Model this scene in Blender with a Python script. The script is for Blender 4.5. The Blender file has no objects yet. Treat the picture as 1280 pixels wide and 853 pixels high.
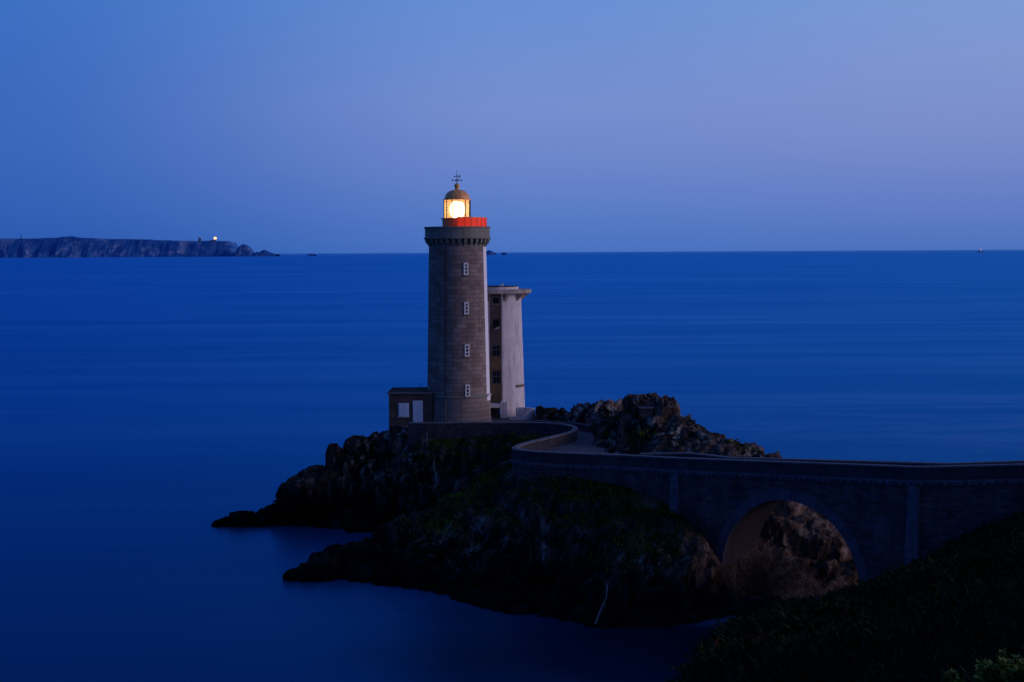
import bpy, math, random
import numpy as np
from mathutils import Vector, Matrix, geometry

random.seed(7)
rng = np.random.default_rng(7)
scene = bpy.context.scene
col = scene.collection
R = math.radians

# ------------------------------------------------------------------ camera
CAM_Z = 28.0
FPX = 1778.0                      # focal length in pixels of a 1280 wide frame (50 mm)
PITCH, ROLL = R(3.575), R(0.31)
cam_d = bpy.data.cameras.new("camera")
cam_d.lens, cam_d.sensor_width = 50.0, 36.0
cam_d.clip_start, cam_d.clip_end = 0.5, 200000.0
cam = bpy.data.objects.new("camera", cam_d)
col.objects.link(cam)
rot = Matrix.Rotation(math.pi / 2 - PITCH, 3, 'X') @ Matrix.Rotation(-ROLL, 3, 'Z')
cam.matrix_world = Matrix.Translation((0, 0, CAM_Z)) @ rot.to_4x4()
scene.camera = cam


def ray(px, py):
    v = rot @ Vector(((px - 640.0) / FPX, -(py - 426.5) / FPX, -1.0))
    return v


def at_depth(px, py, Y):
    """World point seen in direction (px, py) at distance Y north of the viewpoint."""
    v = ray(px, py)
    t = Y / v.y
    return Vector((v.x * t, Y, CAM_Z + v.z * t))


def at_height(px, py, z):
    v = ray(px, py)
    t = (z - CAM_Z) / v.z
    return Vector((v.x * t, v.y * t, z))


# ------------------------------------------------------------------ tagging / linking
def tag(o, label=None, cat=None, group=None, kind=None):
    if label: o["label"] = label
    if cat: o["category"] = cat
    if group: o["group"] = group
    if kind: o["kind"] = kind
    return o


def empty(name, loc, label, cat, group=None, rz=0.0):
    o = bpy.data.objects.new(name, None)
    o.empty_display_size = 0.5
    o.location = loc
    o.rotation_euler = (0, 0, rz)
    col.objects.link(o)
    return tag(o, label, cat, group)


class MB:
    """Collects vertices, faces and UVs, then links them as one mesh object."""
    def __init__(self):
        self.v, self.f, self.uv = [], [], []

    def quad(self, pts, uvs=None):
        b = len(self.v)
        self.v += [tuple(p) for p in pts]
        self.f.append(tuple(range(b, b + len(pts))))
        self.uv.append(uvs or [(0, 0)] * len(pts))

    def box(self, c, s, rz=0.0, rx=0.0):
        m = Matrix.Translation(c) @ Matrix.Rotation(rz, 4, 'Z') @ Matrix.Rotation(rx, 4, 'X')
        x, y, z = s[0] / 2, s[1] / 2, s[2] / 2
        P = lambda a, b, d: m @ Vector((a * x, b * y, d * z))
        W, D, H = s
        cx, cz = c[0], c[2]
        for pts, (u, w) in (
            ([P(-1, -1, -1), P(1, -1, -1), P(1, -1, 1), P(-1, -1, 1)], (W, H)),
            ([P(1, 1, -1), P(-1, 1, -1), P(-1, 1, 1), P(1, 1, 1)], (W, H)),
            ([P(1, -1, -1), P(1, 1, -1), P(1, 1, 1), P(1, -1, 1)], (D, H)),
            ([P(-1, 1, -1), P(-1, -1, -1), P(-1, -1, 1), P(-1, 1, 1)], (D, H)),
            ([P(-1, -1, 1), P(1, -1, 1), P(1, 1, 1), P(-1, 1, 1)], (W, D)),
            ([P(-1, 1, -1), P(1, 1, -1), P(1, -1, -1), P(-1, -1, -1)], (W, D))):
            self.quad(pts, [(cx, cz), (cx + u, cz), (cx + u, cz + w), (cx, cz + w)])
        return self

    def lathe(self, prof, n=64, a0=0.0, a1=2 * math.pi, c=(0, 0, 0), ys=1.0):
        """prof: list of (radius, z); revolved about the vertical axis."""
        sl = [0.0]
        for i in range(1, len(prof)):
            sl.append(sl[-1] + math.hypot(prof[i][0] - prof[i - 1][0], prof[i][1] - prof[i - 1][1]))
        rm = max(p[0] for p in prof)
        for k in range(n):
            t0, t1 = a0 + (a1 - a0) * k / n, a0 + (a1 - a0) * (k + 1) / n
            for i in range(len(prof) - 1):
                (r0, z0), (r1, z1) = prof[i], prof[i + 1]
                q = [(c[0] + r0 * math.cos(t0), c[1] + ys * r0 * math.sin(t0), c[2] + z0),
                     (c[0] + r0 * math.cos(t1), c[1] + ys * r0 * math.sin(t1), c[2] + z0),
                     (c[0] + r1 * math.cos(t1), c[1] + ys * r1 * math.sin(t1), c[2] + z1),
                     (c[0] + r1 * math.cos(t0), c[1] + ys * r1 * math.sin(t0), c[2] + z1)]
                uv = [(t0 * rm, sl[i]), (t1 * rm, sl[i]), (t1 * rm, sl[i + 1]), (t0 * rm, sl[i + 1])]
                self.quad(q, uv)
        return self

    def tube(self, pts, r, n=8):
        pts = [Vector(p) for p in pts]
        rings = []
        for i, p in enumerate(pts):
            d = (pts[min(i + 1, len(pts) - 1)] - pts[max(i - 1, 0)]).normalized()
            a = d.orthogonal().normalized()
            b = d.cross(a)
            rr = r[i] if isinstance(r, (list, tuple)) else r
            rings.append([p + (a * math.cos(2 * math.pi * k / n) + b * math.sin(2 * math.pi * k / n)) * rr for k in range(n)])
        for i in range(len(rings) - 1):
            for k in range(n):
                k2 = (k + 1) % n
                self.quad([rings[i][k], rings[i][k2], rings[i + 1][k2], rings[i + 1][k]])
        self.quad(rings[0][::-1])
        self.quad(rings[-1])
        return self

    def sphere(self, c, r, n=12, zs=1.0):
        prof = [(max(1e-4, r * math.sin(math.pi * i / n)), -zs * r * math.cos(math.pi * i / n)) for i in range(n + 1)]
        return self.lathe(prof, 2 * n, c=c)

    def build(self, name, mat, parent=None, smooth=False, merge=True, bevel=0.0):
        me = bpy.data.meshes.new(name)
        me.from_pydata(self.v, [], self.f)
        uvl = me.uv_layers.new(name="UVMap")
        flat = [c for f in self.uv for p in f for c in p]
        uvl.data.foreach_set("uv", flat)
        if merge:
            import bmesh
            bm = bmesh.new()
            bm.from_mesh(me)
            bmesh.ops.remove_doubles(bm, verts=bm.verts, dist=1e-4)
            bmesh.ops.dissolve_degenerate(bm, edges=bm.edges, dist=1e-5)
            bm.to_mesh(me)
            bm.free()
        if smooth:
            me.polygons.foreach_set("use_smooth", [True] * len(me.polygons))
            try:
                me.set_sharp_from_angle(angle=R(40))
            except Exception:
                pass
        me.materials.append(mat)
        o = bpy.data.objects.new(name, me)
        col.objects.link(o)
        if parent: o.parent = parent
        if bevel:
            b = o.modifiers.new("bevel", 'BEVEL')
            b.width, b.segments, b.limit_method = bevel, 2, 'ANGLE'
        return o


# ------------------------------------------------------------------ materials
def new_mat(name):
    m = bpy.data.materials.new(name)
    m.use_nodes = True
    nt = m.node_tree
    for n in list(nt.nodes): nt.nodes.remove(n)
    return m, nt


class NT:
    def __init__(self, nt): self.nt = nt

    def n(self, t, **kw):
        nd = self.nt.nodes.new(t)
        for k, v in kw.items():
            if k.startswith('i_'):
                nd.inputs[k[2:].replace('_', ' ')].default_value = v
            else:
                setattr(nd, k, v)
        return nd

    def l(self, a, b): self.nt.links.new(a, b)

    def ramp(self, fac, stops, interp='LINEAR'):
        r = self.n('ShaderNodeValToRGB')
        r.color_ramp.interpolation = interp
        e = r.color_ramp.elements
        while len(e) > 1: e.remove(e[-1])
        e[0].position, e[0].color = stops[0][0], (*stops[0][1], 1)
        for p, c in stops[1:]:
            el = e.new(p)
            el.color = (*c, 1)
        self.l(fac, r.inputs['Fac'])
        return r.outputs['Color']

    def mix(self, fac, a, b, mode='MIX'):
        m = self.n('ShaderNodeMix', data_type='RGBA', blend_type=mode, clamp_factor=True)
        for i, val in ((0, fac), (6, a), (7, b)):
            if hasattr(val, 'is_linked') or hasattr(val, 'node'):
                self.l(val, m.inputs[i])
            elif i == 0:
                m.inputs[0].default_value = val
            else:
                m.inputs[i].default_value = (*val, 1)
        return m.outputs[2]

    def math(self, op, a, b=0.0, clamp=False):
        m = self.n('ShaderNodeMath', operation=op, use_clamp=clamp)
        for i, val in ((0, a), (1, b)):
            if hasattr(val, 'node'): self.l(val, m.inputs[i])
            else: m.inputs[i].default_value = val
        return m.outputs[0]

    def noise(self, vec, scale, detail=6, rough=0.6, dist=0.0):
        t = self.n('ShaderNodeTexNoise')
        t.inputs['Scale'].default_value = scale
        t.inputs['Detail'].default_value = detail
        t.inputs['Roughness'].default_value = rough
        t.inputs['Distortion'].default_value = dist
        self.l(vec, t.inputs['Vector'])
        return t.outputs['Fac']

    def mapping(self, vec, scale=(1, 1, 1), rot=(0, 0, 0), loc=(0, 0, 0)):
        m = self.n('ShaderNodeMapping')
        m.inputs['Scale'].default_value = scale
        m.inputs['Rotation'].default_value = rot
        m.inputs['Location'].default_value = loc
        self.l(vec, m.inputs['Vector'])
        return m.outputs[0]

    def bump(self, h, strength=0.5, dist=0.05, normal=None):
        b = self.n('ShaderNodeBump')
        b.inputs['Strength'].default_value = strength
        b.inputs['Distance'].default_value = dist
        self.l(h, b.inputs['Height'])
        if normal: self.l(normal, b.inputs['Normal'])
        return b.outputs[0]

    def out(self, bsdf):
        o = self.n('ShaderNodeOutputMaterial')
        self.l(bsdf, o.inputs['Surface'])

    def principled(self, color, rough=0.8, normal=None, spec=0.2, metal=0.0):
        p = self.n('ShaderNodeBsdfPrincipled')
        if hasattr(color, 'node'): self.l(color, p.inputs['Base Color'])
        else: p.inputs['Base Color'].default_value = (*color, 1)
        if hasattr(rough, 'node'): self.l(rough, p.inputs['Roughness'])
        else: p.inputs['Roughness'].default_value = rough
        p.inputs['Specular IOR Level'].default_value = spec
        p.inputs['Metallic'].default_value = metal
        if normal: self.l(normal, p.inputs['Normal'])
        self.out(p.outputs[0])
        return p


def masonry(name, c1, c2, mortar, bw=0.9, bh=0.4, stain=(0.5, 0.5, 0.5), stain_amt=0.5, msize=0.02, bump=0.6, streak=True):
    m, nt = new_mat(name)
    t = NT(nt)
    uv = t.n('ShaderNodeTexCoord').outputs['UV']
    ob = t.n('ShaderNodeTexCoord').outputs['Object']
    wob = t.noise(ob, 2.0, 3, 0.5)
    wv = t.n('ShaderNodeVectorMath', operation='MULTIPLY_ADD')
    cmb = t.n('ShaderNodeCombineXYZ')
    t.l(wob, cmb.inputs[0]); t.l(wob, cmb.inputs[1])
    t.l(cmb.outputs[0], wv.inputs[0])
    wv.inputs[1].default_value = (0.06, 0.05, 0)
    t.l(uv, wv.inputs[2])
    b = t.n('ShaderNodeTexBrick')
    b.inputs['Scale'].default_value = 1.0
    b.inputs['Brick Width'].default_value = bw
    b.inputs['Row Height'].default_value = bh
    b.inputs['Mortar Size'].default_value = msize
    b.inputs['Mortar Smooth'].default_value = 0.3
    b.inputs['Bias'].default_value = 0.0
    b.inputs['Color1'].default_value = (*c1, 1)
    b.inputs['Color2'].default_value = (*c2, 1)
    b.inputs['Mortar'].default_value = (*mortar, 1)
    t.l(wv.outputs[0], b.inputs['Vector'])
    n1 = t.noise(ob, 0.5, 6, 0.65)
    n2 = t.noise(ob, 7.0, 5, 0.7)
    c = t.mix(t.math('MULTIPLY', n2, 0.6), b.outputs['Color'], [x * 1.5 for x in c1], 'MIX')
    st = t.ramp(n1, [(0.35, (0, 0, 0)), (0.65, (1, 1, 1))])
    sm = t.math('MULTIPLY', st, stain_amt)
    c = t.mix(sm, c, stain, 'MULTIPLY')
    if streak:
        sk = t.noise(t.mapping(ob, (2.2, 2.2, 0.12)), 1.0, 4, 0.6)
        skr = t.ramp(sk, [(0.5, (0, 0, 0)), (0.72, (1, 1, 1))])
        c = t.mix(t.math('MULTIPLY', skr, 0.45), c, (0.35, 0.33, 0.32), 'MULTIPLY')
    h = t.math('ADD', t.math('MULTIPLY', b.outputs['Fac'], -0.6), t.math('MULTIPLY', n2, 0.4))
    t.principled(c, 0.9, t.bump(h, bump, 0.05), 0.12)
    return m


def plain(name, c, rough=0.7, var=0.25, scale=3.0, spec=0.25, metal=0.0, bump=0.15, rust=None):
    m, nt = new_mat(name)
    t = NT(nt)
    ob = t.n('ShaderNodeTexCoord').outputs['Object']
    n1 = t.noise(ob, scale, 6, 0.65)
    n2 = t.noise(ob, scale * 8, 4, 0.6)
    cc = t.mix(t.ramp(n1, [(0.3, (0, 0, 0)), (0.7, (1, 1, 1))]), [x * (1 - var) for x in c], [min(1, x * (1 + var)) for x in c])
    if rust:
        sk = t.noise(t.mapping(ob, (3, 3, 0.25)), 1.0, 5, 0.6)
        cc = t.mix(t.math('MULTIPLY', t.ramp(sk, [(0.52, (0, 0, 0)), (0.7, (1, 1, 1))]), 0.65), cc, rust)
    t.principled(cc, rough, t.bump(n2, bump, 0.02), spec, metal)
    return m


def emit(name, c, s):
    m, nt = new_mat(name)
    t = NT(nt)
    e = t.n('ShaderNodeEmission')
    e.inputs['Color'].default_value = (*c, 1)
    e.inputs['Strength'].default_value = s
    t.out(e.outputs[0])
    return m


M = {}
M['granite'] = masonry('granite_blocks', (0.34, 0.265, 0.235), (0.11, 0.088, 0.082), (0.085, 0.074, 0.07), 1.05, 0.46, (0.55, 0.52, 0.52), 0.6, 0.03, 0.8)
M['granite_pale'] = masonry('granite_base_blocks', (0.31, 0.25, 0.225), (0.20, 0.16, 0.145), (0.11, 0.095, 0.09), 1.2, 0.5, (0.6, 0.57, 0.57), 0.5, 0.03, 0.8)
M['gallery'] = masonry('gallery_stone', (0.27, 0.265, 0.225), (0.20, 0.195, 0.165), (0.10, 0.10, 0.09), 1.3, 0.62, (0.5, 0.54, 0.46), 0.5)
M['bridge'] = masonry('bridge_stone', (0.12, 0.105, 0.125), (0.010, 0.010, 0.018), (0.11, 0.115, 0.15), 0.8, 0.29, (0.3, 0.3, 0.36), 0.85, 0.034, 1.0)
M['parapet'] = masonry('parapet_stone', (0.060, 0.063, 0.085), (0.028, 0.031, 0.046), (0.02, 0.022, 0.034), 1.1, 0.9, (0.5, 0.5, 0.52), 0.7, 0.02, 0.5)
M['coping'] = plain('coping_stone', (0.14, 0.14, 0.165), 0.9, 0.35, 1.5)
M['cornice'] = plain('cornice_stone', (0.095, 0.10, 0.14), 0.9, 0.6, 2.0)
M['ring'] = masonry('voussoir_stone', (0.105, 0.11, 0.15), (0.06, 0.063, 0.09), (0.028, 0.028, 0.04), 0.45, 1.2, (0.5, 0.5, 0.5), 0.6, 0.02, 0.6, False)
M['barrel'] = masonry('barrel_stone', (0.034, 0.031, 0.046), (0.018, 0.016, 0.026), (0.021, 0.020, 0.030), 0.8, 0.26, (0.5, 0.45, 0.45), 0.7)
M['wall'] = masonry('rubble_wall', (0.075, 0.072, 0.090), (0.022, 0.022, 0.030), (0.05, 0.052, 0.066), 0.6, 0.3, (0.45, 0.45, 0.5), 0.7, 0.03, 1.0)
M['annex'] = masonry('annex_stone', (0.12, 0.095, 0.088), (0.04, 0.033, 0.032), (0.085, 0.075, 0.072), 0.7, 0.34, (0.5, 0.5, 0.5), 0.6)
M['white'] = plain('white_paint', (0.78, 0.78, 0.78), 0.55, 0.05, 2.0)
M['whitewall'] = plain('white_rendered_wall', (0.85, 0.84, 0.84), 0.7, 0.04, 1.0)
M['shutter'] = plain('shutter_paint', (0.66, 0.74, 0.84), 0.6, 0.08, 3.0)
M['dark'] = plain('dark_opening', (0.006, 0.006, 0.008), 0.5, 0.1)
M['roofdark'] = plain('dark_roofing', (0.008, 0.007, 0.008), 0.9, 0.4, 4.0)
M['concrete'] = plain('weathered_concrete', (0.70, 0.63, 0.64), 0.9, 0.12, 0.7, 0.1, 0, 0.3, rust=(0.27, 0.21, 0.185))
M['capcon'] = plain('stained_slab_concrete', (0.40, 0.35, 0.32), 0.9, 0.25, 1.2, 0.1, 0, 0.3, rust=(0.20, 0.11, 0.07))
M['strip'] = plain('recess_render', (0.20, 0.145, 0.135), 0.9, 0.45, 0.5, 0.1, 0, 0.3, rust=(0.28, 0.17, 0.08))
M['ochre'] = plain('ochre_render', (0.30, 0.20, 0.11), 0.9, 0.3, 1.0)
M['red'] = plain('red_paint', (0.85, 0.13, 0.04), 0.45, 0.12, 1.5, 0.4)
M['dome'] = plain('dome_glare_tint', (0.95, 0.42, 0.13), 0.4, 0.15, 1.5, 0.5)  # red dome shifted to orange: lamp glare put into the colour
M['drum'] = plain('drum_glare_orange', (0.85, 0.30, 0.09), 0.5, 0.1, 1.0, 0.2)  # lantern glare on the red drum, painted in as orange
M['iron'] = plain('dark_iron', (0.02, 0.018, 0.018), 0.5, 0.2)
M['road'] = plain('worn_road', (0.085, 0.083, 0.10), 0.9, 0.3, 0.4)
M['sandpath'] = plain('pale_gravel', (0.08, 0.08, 0.09), 0.9, 0.3, 0.5)
M['lamp'] = emit('lamp_light', (1.0, 0.80, 0.42), 6.5)
M['farlamp'] = emit('far_lamp_light', (1.0, 0.58, 0.30), 1.8)
M['shiplamp'] = emit('ship_lamp_light', (0.9, 0.58, 0.64), 0.6)
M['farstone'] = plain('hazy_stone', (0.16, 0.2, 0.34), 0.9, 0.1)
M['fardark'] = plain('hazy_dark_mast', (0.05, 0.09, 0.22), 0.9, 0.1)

m, nt = new_mat('lantern_glass'); t = NT(nt)
tr = t.n('ShaderNodeBsdfTransparent'); tr.inputs[0].default_value = (1, 0.97, 0.9, 1)
tl = t.n('ShaderNodeBsdfTranslucent'); tl.inputs[0].default_value = (1, 0.66, 0.20, 1)
gl = t.n('ShaderNodeBsdfGlossy'); gl.inputs['Roughness'].default_value = 0.08
mx = t.n('ShaderNodeMixShader'); mx.inputs[0].default_value = 0.42
t.l(tr.outputs[0], mx.inputs[1]); t.l(tl.outputs[0], mx.inputs[2])
mx2 = t.n('ShaderNodeMixShader'); mx2.inputs[0].default_value = 0.06
t.l(mx.outputs[0], mx2.inputs[1]); t.l(gl.outputs[0], mx2.inputs[2])
t.out(mx2.outputs[0]); M['glass'] = m

m, nt = new_mat('red_sector_panel'); t = NT(nt)
p_ = t.principled((0.72, 0.03, 0.015), 0.5, None, 0.2)
p_.inputs['Emission Color'].default_value = (1.0, 0.055, 0.02, 1)      # lamp light through the panel, added as its own glow
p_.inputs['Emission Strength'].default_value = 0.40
M['redpanel'] = m

m, nt = new_mat('window_glass'); t = NT(nt)
t.principled((0.02, 0.03, 0.045), 0.08, None, 0.8); M['pane'] = m


def rock_material(name, hazy=False):
    m, nt = new_mat(name); t = NT(nt)
    tc = t.n('ShaderNodeTexCoord'); ob = tc.outputs['Object']
    geo = t.n('ShaderNodeNewGeometry')
    sep = t.n('ShaderNodeSeparateXYZ'); t.l(geo.outputs['Normal'], sep.inputs[0])
    pos = t.n('ShaderNodeSeparateXYZ'); t.l(geo.outputs['Position'], pos.inputs[0])
    strat = t.mapping(ob, (0.9, 0.45, 0.22), (R(12), R(-24), R(20)))
    n1 = t.noise(strat, 0.75, 8, 0.58, 0.5)
    n2 = t.noise(ob, 0.22, 5, 0.6)
    n3 = t.noise(ob, 5.5, 8, 0.7)
    vor = t.n('ShaderNodeTexVoronoi', feature='DISTANCE_TO_EDGE')
    vor.inputs['Scale'].default_value = 0.9
    wv = t.n('ShaderNodeVectorMath', operation='MULTIPLY_ADD')
    nc = t.n('ShaderNodeTexNoise'); nc.inputs['Scale'].default_value = 0.8; nc.inputs['Detail'].default_value = 5
    t.l(strat, nc.inputs['Vector'])
    t.l(nc.outputs['Color'], wv.inputs[0]); wv.inputs[1].default_value = (0.9, 0.9, 0.9); t.l(strat, wv.inputs[2])
    t.l(wv.outputs[0], vor.inputs['Vector'])
    seam = t.noise(t.mapping(ob, (1.5, 0.7, 0.28), (R(12), R(-24), R(20))), 1.0, 9, 0.72, 1.4)
    crack = t.ramp(t.math('ABSOLUTE', t.math('SUBTRACT', seam, 0.5)), [(0.0, (0.04, 0.04, 0.04)), (0.028, (1, 1, 1))])
    c = t.ramp(n1, [(0.36, (0.004, 0.004, 0.006)), (0.47, (0.030, 0.026, 0.027)), (0.55, (0.085, 0.072, 0.070)), (0.66, (0.19, 0.16, 0.15))])
    c = t.mix(t.ramp(n2, [(0.40, (0, 0, 0)), (0.62, (1, 1, 1))]), c, (0.42, 0.42, 0.46), 'MULTIPLY')
    # attribute painted per vertex from where the stone is warm-coloured, lichen-pale or grassed
    red = t.n('ShaderNodeAttribute', attribute_name='warm').outputs['Fac']
    nW = t.noise(t.mapping(ob, (1.5, 1.5, 0.30), (0, R(9), 0)), 1.0, 9, 0.66, 0.7)
    warmc = t.ramp(nW, [(0.31, (0.014, 0.009, 0.008)), (0.40, (0.13, 0.078, 0.062)), (0.52, (0.30, 0.20, 0.16)), (0.66, (0.48, 0.36, 0.31))])
    c = t.mix(red, c, warmc)
    lich = t.noise(ob, 0.9, 6, 0.65)
    pale = t.n('ShaderNodeAttribute', attribute_name='pale').outputs['Fac']
    lm = t.math('MULTIPLY', t.ramp(lich, [(0.53, (0, 0, 0)), (0.60, (1, 1, 1))]), t.math('MULTIPLY', pale, t.ramp(sep.outputs[2], [(0.0, (0.3, 0.3, 0.3)), (0.6, (1, 1, 1))])))
    c = t.mix(lm, c, (0.34, 0.34, 0.33))
    streak = t.n('ShaderNodeAttribute', attribute_name='streak').outputs['Fac']
    c = t.mix(t.math('MULTIPLY', streak, t.ramp(n3, [(0.30, (0.35, 0.35, 0.35)), (0.55, (1, 1, 1))])), c, (0.40, 0.39, 0.41))
    c = t.mix(crack, (0.003, 0.003, 0.003), c)
    # grass on ledges
    grass = t.n('ShaderNodeAttribute', attribute_name='grass').outputs['Fac']
    gn = t.noise(ob, 0.7, 7, 0.7)
    gm = t.math('MULTIPLY', grass, t.math('MULTIPLY', t.ramp(gn, [(0.40, (0, 0, 0)), (0.55, (1, 1, 1))]), t.ramp(sep.outputs[2], [(0.35, (0, 0, 0)), (0.7, (1, 1, 1))])))
    gc = t.ramp(n3, [(0.3, (0.006, 0.014, 0.003)), (0.55, (0.03, 0.06, 0.008)), (0.8, (0.10, 0.14, 0.02))])
    c = t.mix(gm, c, gc)
    # dark wet weed belt near the sea
    wet = t.ramp(t.math('ADD', pos.outputs[2], t.math('MULTIPLY', n2, 2.5)), [(0.0, (1, 1, 1)), (1.0, (1, 1, 1))])
    wetf = t.n('ShaderNodeMapRange'); wetf.inputs['From Min'].default_value = 2.9; wetf.inputs['From Max'].default_value = 5.4
    wetf.inputs['To Min'].default_value = 1.0; wetf.inputs['To Max'].default_value = 0.0
    t.l(t.math('ADD', pos.outputs[2], t.math('MULTIPLY', n2, 2.0)), wetf.inputs['Value'])
    wm = t.math('MULTIPLY', wetf.outputs[0], t.math('SUBTRACT', 0.93, t.math('MULTIPLY', red, 0.6)))
    c = t.mix(wm, c, (0.12, 0.12, 0.13), 'MULTIPLY')
    h = t.math('ADD', t.math('MULTIPLY', n1, 1.0), t.math('ADD', t.math('MULTIPLY', crack, 0.5), t.math('MULTIPLY', n3, 0.12)))
    t.principled(c, 0.92, t.bump(h, 0.7, 0.35), 0.06)
    return m


M['rock'] = rock_material('coastal_rock')

m, nt = new_mat('hillside_heath'); t = NT(nt)
ob = t.n('ShaderNodeTexCoord').outputs['Object']
n1 = t.noise(ob, 0.5, 8, 0.7); n2 = t.noise(ob, 4, 7, 0.7); n3 = t.noise(ob, 0.16, 4, 0.6)
c = t.ramp(n2, [(0.3, (0.002, 0.0025, 0.002)), (0.55, (0.008, 0.011, 0.006)), (0.8, (0.022, 0.028, 0.012))])
c = t.mix(t.ramp(n1, [(0.45, (0, 0, 0)), (0.65, (1, 1, 1))]), c, (0.020, 0.008, 0.009))
t.principled(c, 0.95, t.bump(n2, 1.0, 0.3), 0.03); M['heath'] = m


def leaf_material(name, dark, light, extra=None):
    m, nt = new_mat(name); t = NT(nt)
    a = t.n('ShaderNodeAttribute', attribute_name='tint').outputs['Fac']
    stops = [(0.0, dark), (0.6, tuple((x + y) / 2 for x, y in zip(dark, light))), (0.80, light)]
    if extra: stops.append((0.88, extra))
    c = t.ramp(a, stops)
    p = t.n('ShaderNodeBsdfPrincipled'); t.l(c, p.inputs['Base Color'])
    p.inputs['Roughness'].default_value = 0.7
    p.inputs['Specular IOR Level'].default_value = 0.1
    t.out(p.outputs[0])
    return m


M['grass'] = leaf_material('grass_blades', (0.012, 0.028, 0.003), (0.13, 0.20, 0.022))
M['heathleaf'] = leaf_material('heath_leaves', (0.004, 0.007, 0.002), (0.036, 0.062, 0.012), (0.07, 0.014, 0.016))
M['bushleaf'] = leaf_material('bush_leaves', (0.02, 0.055, 0.008), (0.14, 0.22, 0.028), (0.34, 0.33, 0.06))
M['runoff'] = plain('pale_runoff', (0.15, 0.15, 0.165), 0.9, 0.75, 2.5)
M['stem'] = plain('stem_bark', (0.04, 0.03, 0.025), 0.9, 0.3, 20)

# sea
m, nt = new_mat('sea_water'); t = NT(nt)
ob = t.n('ShaderNodeTexCoord').outputs['Object']
s1 = t.noise(t.mapping(ob, (0.0030, 0.026, 1), (0, 0, R(-9))), 1.0, 8, 0.55, 1.0)
s2 = t.noise(t.mapping(ob, (0.010, 0.085, 1), (0, 0, R(-16))), 1.0, 6, 0.6, 0.5)
s3 = t.noise(t.mapping(ob, (0.0006, 0.0042, 1), (0, 0, R(-6))), 1.0, 6, 0.55, 0.8)
st = t.math('ADD', t.math('MULTIPLY', s1, 0.5), t.math('ADD', t.math('MULTIPLY', s2, 0.2), t.math('MULTIPLY', s3, 0.3)))
gcol = t.ramp(st, [(0.32, (0.020, 0.28, 0.71)), (0.5, (0.055, 0.36, 0.80)), (0.66, (0.13, 0.46, 0.90))])
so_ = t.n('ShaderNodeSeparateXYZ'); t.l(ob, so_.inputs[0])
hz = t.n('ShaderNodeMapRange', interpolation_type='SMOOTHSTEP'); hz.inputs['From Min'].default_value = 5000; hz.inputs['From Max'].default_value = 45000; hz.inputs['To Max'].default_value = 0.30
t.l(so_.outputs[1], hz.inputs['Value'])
gcol = t.mix(hz.outputs[0], gcol, (0.55, 0.78, 0.98))  # horizon haze put into the tint of the far water
lw = t.n('ShaderNodeFresnel'); lw.inputs['IOR'].default_value = 1.33
bmp = t.bump(s2, 0.06, 1.0)
gl = t.n('ShaderNodeBsdfGlossy'); gl.distribution = 'GGX'
t.l(gcol, gl.inputs['Color']); gl.inputs['Roughness'].default_value = 0.33
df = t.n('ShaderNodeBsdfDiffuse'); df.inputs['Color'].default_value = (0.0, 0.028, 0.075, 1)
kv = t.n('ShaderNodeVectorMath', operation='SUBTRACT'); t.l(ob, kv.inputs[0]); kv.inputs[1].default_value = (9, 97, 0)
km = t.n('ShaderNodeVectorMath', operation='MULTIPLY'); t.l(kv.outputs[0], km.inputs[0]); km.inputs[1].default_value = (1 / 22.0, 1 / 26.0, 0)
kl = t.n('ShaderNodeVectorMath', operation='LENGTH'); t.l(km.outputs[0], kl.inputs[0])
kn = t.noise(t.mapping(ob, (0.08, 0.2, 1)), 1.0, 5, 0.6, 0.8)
shore_shade = t.ramp(t.math('ADD', kl.outputs['Value'], t.math('MULTIPLY', t.math('SUBTRACT', kn, 0.5), 0.5)), [(0.25, (1, 1, 1)), (1.0, (0, 0, 0))])  # the cliff's dark reflection painted into the water around the headland
t.l(t.mix(shore_shade, (0.0, 0.040, 0.125), (0.0, 0.004, 0.012)), df.inputs['Color'])
t.l(t.mix(t.math('MULTIPLY', shore_shade, 0.75), gcol, (0.012, 0.06, 0.17)), gl.inputs['Color'])
mx = t.n('ShaderNodeMixShader')
fr = t.ramp(lw.outputs[0], [(0.0, (0.05,) * 3), (0.15, (0.155,) * 3), (0.23, (0.235,) * 3), (0.36, (0.42,) * 3), (0.55, (0.68,) * 3), (0.75, (0.80,) * 3), (1.0, (0.86,) * 3)])
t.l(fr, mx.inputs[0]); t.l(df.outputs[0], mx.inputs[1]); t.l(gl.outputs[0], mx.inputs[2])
# thin drifting foam east of the bridge and along the rocks
fv = t.n('ShaderNodeVectorMath', operation='SUBTRACT'); t.l(ob, fv.inputs[0]); fv.inputs[1].default_value = (88, 238, 0)
fm = t.n('ShaderNodeVectorMath', operation='MULTIPLY'); t.l(fv.outputs[0], fm.inputs[0]); fm.inputs[1].default_value = (1 / 75.0, 1 / 60.0, 0)
fl = t.n('ShaderNodeVectorMath', operation='LENGTH'); t.l(fm.outputs[0], fl.inputs[0])
fn = t.noise(t.mapping(ob, (0.011, 0.036, 1), (0, 0, R(22))), 1.0, 7, 0.58, 2.2)
ff = t.math('MULTIPLY', t.ramp(fl.outputs['Value'], [(0.1, (1, 1, 1)), (1.0, (0, 0, 0))]), t.ramp(fn, [(0.42, (0, 0, 0)), (0.68, (1, 1, 1))]))
gv = t.n('ShaderNodeVectorMath', operation='SUBTRACT'); t.l(ob, gv.inputs[0]); gv.inputs[1].default_value = (15.5, 107.0, 0)
gm_ = t.n('ShaderNodeVectorMath', operation='MULTIPLY'); t.l(gv.outputs[0], gm_.inputs[0]); gm_.inputs[1].default_value = (1 / 5.0, 1 / 3.0, 0)
gl_ = t.n('ShaderNodeVectorMath', operation='LENGTH'); t.l(gm_.outputs[0], gl_.inputs[0])
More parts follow.
